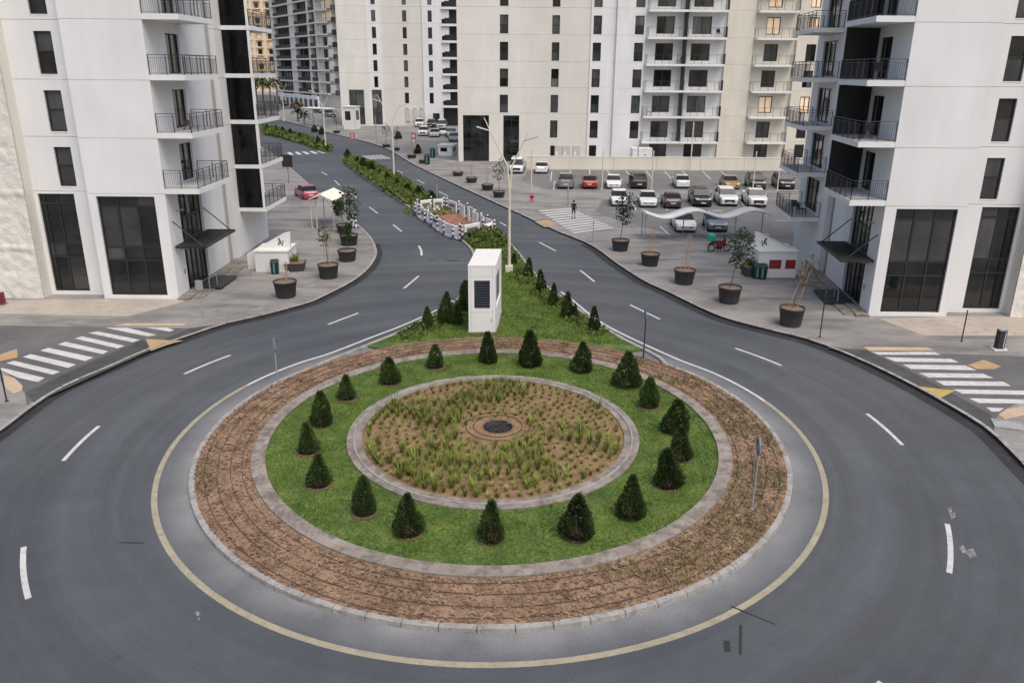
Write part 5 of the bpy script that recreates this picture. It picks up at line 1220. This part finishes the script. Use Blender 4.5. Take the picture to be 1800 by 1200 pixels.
    for sx in (-1, 1):
        g = MB(); y0 = -Lc / 2; g.hexa([(sx * hw * .55, y0 + .0, zf - .2), (sx * hw * .88, y0 + .16, zf - .2), (sx * hw * .88, y0 + .3, zf - .2), (sx * hw * .55, y0 + .2, zf - .2), (sx * hw * .55, y0 + .06, zf - .05), (sx * hw * .90, y0 + .2, zf - .03), (sx * hw * .9, y0 + .3, zf - .03), (sx * hw * .55, y0 + .2, zf - .05)]); g.build('headlight', 'lamp_clear', r)
        g = MB(); y1 = Lc / 2; g.hexa([(sx * hw * .56, y1 + .015, zr4 - .28), (sx * hw * .84, y1 - .04, zr4 - .28), (sx * hw * .84, y1 - .25, zr4 - .28), (sx * hw * .56, y1 - .1, zr4 - .28), (sx * hw * .56, y1 - .0, zr4 - .08), (sx * hw * .86, y1 - .06, zr4 - .08), (sx * hw * .86, y1 - .25, zr4 - .08), (sx * hw * .56, y1 - .1, zr4 - .08)]); g.build('taillight', 'lamp_red', r)
        g = MB(); ym = -Lc / 2 + Lc * .31; zm = st[4][2] * s; g.box(sx * (hw + .0) - .0, sx * (hw + .17), ym, ym + .1, zm + .02, zm + .16) if sx > 0 else g.box(-hw - .17, -hw, ym, ym + .1, zm + .02, zm + .16); g.build('wing_mirror', paint, r)
    MB().box(-.26, .26, Lc / 2 + .002, Lc / 2 + .02, .55 * s, .67 * s).build('number_plate', 'plate', r); MB().box(-.26, .26, -Lc / 2 - .03, -Lc / 2 - .012, .42 * s, .53 * s).build('number_plate', 'plate', r)
    MB().box(-hw * .55, hw * .55, -Lc / 2 - .012, -Lc / 2 + .01, .46 * s, zf - .22).build('grille', 'black_plastic', r)
    return r
YW = R(-4.5)
for a in (('silver grey off-roader seen from behind, leftmost in the back row', 994, 333, 'car_grey', 'suv', -1), ('red saloon seen from behind in the back row', 1036, 333, 'car_red', 'sedan', -1), ('white saloon with dark rear window in the back row', 1079, 333, 'car_white', 'sedan', 1),
          ('black off-roader with a person at its boot in the back row', 1124, 333, 'car_black', 'suv', -1), ('white hatchback alone near the middle of the back row', 1200, 332, 'car_white', 'hatch', -1), ('gold brown car behind the white off-roader', 1288, 334, 'car_gold', 'sedan', 1),
          ('dark olive car behind the white saloon on the right', 1333, 334, 'car_dark', 'suv', 1), ('black off-roader at the right end of the back row', 1384, 334, 'car_black', 'suv', 1),
          ('white hatchback behind the leafy potted tree, first in the middle row', 1089, 364, 'car_white', 'hatch', 1), ('white saloon second in the middle row', 1140, 366, 'car_white', 'sedan', 1), ('dark maroon hatchback seen from behind in the middle row', 1183, 368, 'car_maroon', 'hatch', -1),
          ('black off-roader with bright headlights in the middle row', 1236, 365, 'car_black', 'suv', 1), ('large white off-roader in the middle row', 1282, 364, 'car_white', 'suv', 1), ('low white car with open grille, right end of the middle row', 1333, 366, 'car_white', 'pickup', 1),
          ('white saloon in the front row under the wavy shade', 1207, 410, 'car_white', 'sedan', 1), ('grey blue hatchback in the front row beside the white saloon', 1262, 409, 'car_blue', 'hatch', 1),
          ('white van by the shop windows of the long block', 907, 306, 'car_white', 'van', 1), ('white car half behind the cream wall corner', 951, 306, 'car_white', 'sedan', -1)):
    car(a[0], a[1], a[2], a[3], a[4], a[5], YW + R(rnd.uniform(-1.5, 1.5)))
for i, (x, y, pnt, kd, fc) in enumerate(((743, 240, 'car_white', 'suv', 1), (763, 242, 'car_silver', 'sedan', 1), (780, 239, 'car_white', 'sedan', 1), (795, 243, 'car_silver', 'suv', 1), (737, 224, 'car_white', 'suv', 1), (757, 225, 'car_dark', 'suv', 1), (775, 228, 'car_silver', 'van', 1), (799, 250, 'car_blue', 'sedan', 1))):
    car('far parked car before the second pale block, %s counting from the front left' % ORD[i], x, y, pnt, kd, fc, R(rnd.uniform(-8, 8)) + R(6), s=1.12)
car('pink red car parked by the left kerb behind the shelter', 548, 353, 'car_pink', 'hatch', -1, R(30), z=.0)
for i, (x, y, pnt, kd) in enumerate(((507, 187, 'car_dark', 'suv'), (524, 190, 'car_red', 'sedan'), (545, 178, 'car_grey', 'sedan'), (556, 182, 'car_white', 'sedan'), (500, 158, 'car_dark', 'sedan'), (515, 166, 'car_gold', 'suv'), (568, 200, 'car_dark', 'sedan'), (585, 207, 'car_grey', 'suv'))):
    car('distant car far up the street, %s from the front left' % ORD[i], x, y, pnt, kd, 1, R(35), z=0, s=1.25)

# ---------------------------------------------------------------- motorcycle with green delivery box
mc = thing('motorcycle', 'red delivery motorcycle with a round green box on the plaza', 'motorcycle', G(1263, 442, ZP), R(8))
for x in (-.62, .68):
    g = MB(); g.lathe([(.30, -.05), (.30, .05), (.235, .05), (.235, -.05), (.30, -.05)], 22); o = g.build('wheel', 'rubber', mc, (x, 0, .3)); o.rotation_euler = (R(90), 0, 0)
    g = MB()
    for k in range(6): g.tube((0, 0, 0), (.24 * math.cos(k * 1.047), .24 * math.sin(k * 1.047), 0), .012, None, 4)
    g.lathe([(.06, -.06), (.06, .06)], 10); g.build('spokes', 'rim', o)
g = MB(); n = 12
for x0, x1, w0, w1, za, zb, zc, zd in ((-.75, -.2, .12, .16, .62, .78, .60, .80), (-.2, .3, .16, .17, .45, .80, .42, .92), (.3, .52, .15, .08, .42, .92, .62, .86)):
    g.hexa([(x0, -w0, za), (x1, -w1, zc), (x1, w1, zc), (x0, w0, za), (x0, -w0 * .8, zb), (x1, -w1 * .7, zd), (x1, w1 * .7, zd), (x0, w0 * .8, zb)])
g.build('body', 'dark_red', mc)
MB().box(-.22, .22, -.14, .14, .2, .46).build('engine', 'black_metal', mc)
g = MB(); g.hexa([(-.62, -.14, .8), (.05, -.13, .8), (.05, .13, .8), (-.62, .14, .8), (-.6, -.12, .9), (.0, -.1, .88), (.0, .1, .88), (-.6, .12, .9)]); g.build('seat', 'black_plastic', mc)
g = MB(); g.tube((.42, 0, .9), (.68, 0, .3), .035, None, 6); g.tube((.38, -.35, 1.02), (.38, .35, 1.02), .018, None, 6); g.tube((.42, 0, .88), (.38, 0, 1.04), .03, None, 6); g.build('fork_and_handlebar', 'black_metal', mc)
g = MB(); g.hexa([(.44, -.12, .88), (.52, -.1, .86), (.52, .1, .86), (.44, .12, .88), (.36, -.1, 1.25), (.4, -.08, 1.25), (.4, .08, 1.25), (.36, .1, 1.25)]); g.build('windscreen', 'black_plastic', mc)
g = MB(); g.hexa([(-.95, -.27, .9), (-.42, -.27, .9), (-.42, .27, .9), (-.95, .27, .9), (-.97, -.29, 1.0), (-.40, -.29, 1.0), (-.40, .29, 1.0), (-.97, .29, 1.0)]); g.hexa([(-.97, -.29, 1.0), (-.40, -.29, 1.0), (-.40, .29, 1.0), (-.97, .29, 1.0), (-.94, -.27, 1.38), (-.43, -.27, 1.38), (-.43, .27, 1.38), (-.94, .27, 1.38)])
g.hexa([(-.94, -.27, 1.38), (-.43, -.27, 1.38), (-.43, .27, 1.38), (-.94, .27, 1.38), (-.86, -.2, 1.46), (-.51, -.2, 1.46), (-.51, .2, 1.46), (-.86, .2, 1.46)]); o = g.build('delivery_box', 'box_green', mc)
g = MB(); g.tube((-.68, -.295, 1.18), (-.68, -.305, 1.18), .11, None, 16); g.build('box_emblem', 'bin_teal', o)
g = MB(); g.hexa([(-.95, -.06, .55), (-.7, -.07, .62), (-.7, .07, .62), (-.95, .06, .55), (-.95, -.06, .6), (-.7, -.07, .7), (-.7, .07, .7), (-.95, .06, .6)]); g.build('rear_mudguard', 'dark_red', mc)
g = MB(); g.tube((0, .12, .3), (-.05, .3, 0), .015, None, 5); g.build('kickstand', 'black_metal', mc)

# ---------------------------------------------------------------- people
def person(label, loc, rz, H=1.76, shirt='cloth_black', legs='cloth_black', shin='skin', stride=.22, arms=(.25, -.2)):
    r = thing('person', label, 'person', loc, rz); k = H / 1.76
    J = {'pel': (0, 0, .95), 'ab': (0, .0, 1.12), 'ch': (0, -.01, 1.33), 'nk': (0, -.01, 1.5), 'hd': (0, -.03, 1.60), 'top': (0, -.02, 1.72),
         'lh': (-.09, 0, .90), 'lk': (-.10, -stride * .65, .50), 'la': (-.10, -stride * .75, .09), 'lt': (-.10, -stride * .75 - .15, .035),
         'rh': (.09, 0, .90), 'rk': (.10, stride * .25, .50), 'ra': (.10, stride * 1.0, .14), 'rt': (.10, stride * 1.0 - .10, .035),
         'ls': (-.18, 0, 1.42), 'le': (-.24, arms[0] * .5, 1.16), 'lw': (-.23, arms[0] * .5 - .14, .95), 'lf': (-.22, arms[0] * .5 - .19, .85),
         'rs': (.18, 0, 1.42), 're': (.24, arms[1] * .5, 1.16), 'rw': (.23, arms[1] * .5 - .14, .95), 'rf': (.22, arms[1] * .5 - .19, .85)}
    rad = dict(pel=.145, ab=.13, ch=.15, nk=.055, hd=.095, top=.075, lh=.095, lk=.06, la=.042, lt=.035, rh=.095, rk=.06, ra=.042, rt=.035, ls=.065, le=.045, lw=.033, lf=.035, rs=.065, re=.045, rw=.033, rf=.035)
    E = [('pel', 'ab'), ('ab', 'ch'), ('ch', 'nk'), ('nk', 'hd'), ('hd', 'top'), ('pel', 'lh'), ('lh', 'lk'), ('lk', 'la'), ('la', 'lt'), ('pel', 'rh'), ('rh', 'rk'), ('rk', 'ra'), ('ra', 'rt'), ('ch', 'ls'), ('ls', 'le'), ('le', 'lw'), ('lw', 'lf'), ('ch', 'rs'), ('rs', 're'), ('re', 'rw'), ('rw', 'rf')]
    ks = list(J); me = bpy.data.meshes.new('body'); me.from_pydata([tuple(c * k for c in J[q]) for q in ks], [(ks.index(a), ks.index(b)) for a, b in E], [])
    # clothing colours by height on the figure
    nm = 'person_' + shirt + legs + shin
    if nm not in MATS:
        m, t, b = new_mat(nm); tc = N(t, 'ShaderNodeTexCoord'); sp = N(t, 'ShaderNodeSeparateXYZ'); t.links.new(tc.outputs['Object'], sp.inputs[0])
        dv = N(t, 'ShaderNodeMath', operation='DIVIDE'); dv.inputs[1].default_value = 2.0; t.links.new(sp.outputs['Z'], dv.inputs[0])
        colr = dict(cloth_black=(.014, .014, .016), cloth_grey=(.12, .12, .13), skin=(.40, .25, .18))
        t.links.new(ramp(t, dv.outputs[0], [(0, (.05, .05, .05)), (.045 * k, colr[shin]), (.235 * k, colr[legs]), (.48 * k, colr[shirt]), (.735 * k, colr['skin']), (.86 * k, (.012, .01, .009))], 'CONSTANT'), b.inputs['Base Color']); b.inputs['Roughness'].default_value = .8; MATS[nm] = m
    me.materials.append(MATS[nm]); o = link('body', me, r)
    md = o.modifiers.new('skin', 'SKIN'); sv = me.skin_vertices[0].data if me.skin_vertices else None
    if sv is None:
        bm = bmesh.new(); bm.from_mesh(me); bm.verts.layers.skin.verify(); bm.to_mesh(me); bm.free(); sv = me.skin_vertices[0].data
    for i, q in enumerate(ks): sv[i].radius = (rad[q] * k, rad[q] * k * (.75 if q in ('pel', 'ab', 'ch') else 1)); sv[i].use_root = q == 'pel'
    o.modifiers.new('sub', 'SUBSURF').levels = 2; o.modifiers['sub'].render_levels = 2
    g = MB(); g.lathe([(0, .02), (.075, 0), (.103, -.06), (.10, -.13), (.085, -.15)], 12, (0, .012, 1.755 * k)); g.build('hair', 'cloth_black', r)
    for sx, a in ((-1, 'lt'), (1, 'rt')):
        x, y, z_ = J[a]; g = MB(); g.hexa([(x * k - .05, y - .08, 0), (x * k + .05, y - .08, 0), (x * k + .045, y + .2, 0), (x * k - .045, y + .2, 0), (x * k - .04, y - .06, .06), (x * k + .04, y - .06, .06), (x * k + .045, y + .2, .09), (x * k - .045, y + .2, .09)]); g.build('shoe', 'rubber', r)
    return r
person('person in black walking over the plaza crossing away from the camera', G(1008, 384, ZP), R(165))
person('person in black standing at the boot of the black off-roader', G(1108, 331, ZP), R(-60), 1.9, 'cloth_black', 'cloth_grey', 'cloth_grey', .05, (.05, .05))

# ---------------------------------------------------------------- guard booths, red frames and shade far up the road
def booth(label, px, py, w, h, mat='white_metal', roof=True):
    m = MPP(px, py, ZP); W, Hh = w * m, h * m; r = thing('guard_booth', label, 'booth', G(px, py, ZP), R(-12)); F = Fc((-W / 2, 0), (1, 0), (0, 1)); S2 = Fc((W / 2, 0), (0, 1), (-1, 0))
    g = MB(); hs = [(W * .15, W * .62, Hh * .42, Hh * .82)]; wall(g, F, 0, W, 0, Hh, hs, 0, .1, rev=.08); g.build('front_wall', mat, r); g = MB(); wall(g, S2, 0, W, 0, Hh, [(W * .2, W * .8, Hh * .42, Hh * .85)], 0, .1, rev=.08); g.build('side_wall', mat, r)
    g = MB(); fbox(g, F, 0, .1, .1, W, 0, Hh); g.build('back_wall', mat, r); window(r, F, *hs[0], .05, 1, (1,), 'glass', .06); window(r, S2, W * .2, W * .8, Hh * .42, Hh * .85, .05, 1, (1,), 'glass', .06)
    g = MB(); fbox(g, F, -.15, W + .15, -.15, W + .15, Hh + .002, Hh + .2); g.build('roof', mat, r)
booth('white guard booth beside the far planter with dark windows', 615, 228, 22, 38)
booth('small white booth with dark windows at the corner of the long block', 783, 274, 26, 17)
def frame_sign(label, px, py, w, h):
    m = MPP(px, py, ZP); r = thing('red_frame_sign', label, 'sign', G(px, py, ZP), R(-5)); W, Hh = w * m, h * m
    for sx in (-1, 1): MB().tube((sx * W / 2, 0, 0), (sx * W / 2, 0, Hh), .06, None, 6).build('leg', 'red_faded', r)
    MB().box(-W / 2, W / 2, -.05, .05, Hh * .5, Hh).build('board', 'red_faded', r)
    for z in (.56, .82): g = MB(); g.tube((0, -.07, Hh * z), (0, -.05, Hh * z), Hh * .075, None, 12); g.build('white_disc', 'white_plastic', r)
frame_sign('faded red warning board with two white discs beside the far lamp', 620, 254, 8, 20); frame_sign('tall red frame sign on the pavement beyond the far zebra', 728, 266, 7, 32)
sh_ = thing('flat_shade', 'flat pale shade roof over the far pavement beside the tall lamp', 'shade roof', G(560, 222, ZP), R(-35))
for x in (-3.5, 3.5):
    for y in (-1.5, 1.5): MB().tube((x, y, 0), (x, y, 4.2), .08, None, 6).build('post', 'grey_metal', sh_)
MB().hexa([(-4, -2, 4.2), (4, -2, 4.2), (4, 2, 4.2), (-4, 2, 4.2), (-4, -2, 4.4), (4, -2, 4.4), (4, 2, 4.4), (-4, 2, 4.4)]).build('roof', 'canopy_white', sh_)
# low white podium wall and awnings below the loggia block
pb = thing('podium_wall', 'long white shopfront podium below the distant loggia block', 'podium', (-66, 268, 0), math.atan2(43, -29)); g = MB(); 
for i in range(10):
    g = MB(); g.box(i * 5 - .0, i * 5 + 4.7, 0, .4, 0, 4.6); g.build('wall_panel', 'wall_white', pb); g = MB(); g.box(i * 5 + .8, i * 5 + 3.8, -.0 + .405, .45, .4, 3.4); g.build('shop_glass', 'glass_grey', pb)
# palms along the far kerb
def palm(label, px, py, h, s=1.0):
    b = G(px, py, ZP); r = thing('palm_tree', label, 'palm tree', b, rnd.uniform(0, 6), 'palms along the far street'); rr = random.Random(int(px * 7 + py))
    g = MB(); g.tube((0, 0, 0), (.15, .05, h), .22 * s, .15 * s, 8); g.build('trunk', 'bark', r); g = MB(); top = Vector((.15, .05, h))
    for k in range(26):
        a = rr.uniform(0, 6.28); el = rr.uniform(-.25, 1.25); L_ = rr.uniform(1.7, 2.5) * s; p = top.copy(); d = Vector((math.cos(a) * math.cos(el), math.sin(a) * math.cos(el), math.sin(el)))
        for q in range(6):
            p2 = p + d * L_ / 6; sd2 = Vector((-math.sin(a), math.cos(a), 0)) * .26 * s * (1 - abs(q - 2) / 6); dn = Vector((0, 0, -.10 * s))
            g.add([p, p2, p2 + sd2 + dn, p + sd2 + dn], [(0, 1, 2, 3)]); g.add([p, p2, p2 - sd2 + dn, p - sd2 + dn], [(0, 1, 2, 3)]); p = p2; d = (d + Vector((0, 0, -.16))).normalized()
    g.build('crown', 'palm_leaf', r); return r
for i, (x, y, h) in enumerate(((478, 205, 9), (466, 212, 9.5), (455, 218, 10), (490, 196, 9), (530, 208, 3.2), (524, 214, 2.6), (535, 218, 2.2))):
    palm('palm beside the far street, %s of the scattered row' % ORD[i], x, y, h, 1.3 if h > 5 else 1.0)
for i, (x, y) in enumerate(((553, 232), (566, 236), (700, 244), (735, 270))):
    b = G(x, y, ZP); h_ = thing('round_bush', 'small dark bush in a far planter, %s from the left' % ORD[i], 'bush', b, 0, 'far round bushes'); link('crown', CON[i], h_, (0, 0, 0), 0, (2.0, 2.0, 1.5)); MB().tube((0, 0, 0), (0, 0, .6), .06, None, 6).build('trunk', 'bark', h_)
# balcony furniture on the near towers
def on(S, root, a, d, z): return Vector(root.location) + Vector(S.p(a, d, z))
chair('black chair on the right tower balcony, third level from the ground', on(SR, right_tower, 1.3, -1.0, FL[3] + .02), 2.2)
chair('black chair on the right tower balcony, second level from the ground', on(SR, right_tower, 1.6, -1.1, FL[2] + .02), -.6)
chair('dark folding chair on the lowest far balcony of the right tower', on(SR, right_tower, 13.2, -1.1, FL[0] + .02), .8)
chair('second dark chair on the lowest far balcony of the right tower', on(SR, right_tower, 14.6, -1.2, FL[0] + .02), 2.4)
chair('white chair on the far balcony of the right tower, two levels up', on(SR, right_tower, 13.4, -1.0, FL[2] + .02), 1.4, 'white_plastic')
chair('dark red stool on the left tower balcony above the canopy', on(SL, left_tower, 2.2, -.9, FL[2] + .02), .3, 'maroon', .65)
st_ = thing('pallet_plate', 'white inspection frame on the pavement beside the right crossing', 'cover', G(1775, 748, ZP), R(-20)); g = MB(); g.box(-.62, .62, -.42, -.34, 0, .05); g.box(-.62, .62, .34, .42, 0, .05); g.box(-.62, -.54, -.34, .34, 0, .05); g.box(.54, .62, -.34, .34, 0, .05); g.build('rim', 'kerb_concrete', st_); MB().box(-.54, .54, -.34, .34, 0, .03).build('lid', 'grey_metal', st_)

# white site container behind the cream wall, weeds in the dug soil
wc = thing('site_container', 'white site container behind the cream wall at the foot of the long block', 'container', G(1128, 291, 0), R(1)); MB().box(-1.5, 1.5, 0, 2.2, 0, 2.45).build('body', 'white_plastic', wc); MB().box(-1.55, 1.55, -.03, 2.25, 2.452, 2.52).build('roof', 'white_metal', wc); MB().box(.3, .5, -.03, -.002, 1.5, 1.7).build('emblem', 'screen_grey', wc)
hedge('dug_soil_weeds', lambda p: max(0, 1 - (p - G(765, 373)).length / 3.2) if True else 0, 420, (-13, -3), (72, 84), 13, 'green weeds and rubble plants in the dug soil behind the barriers', .8, .3)
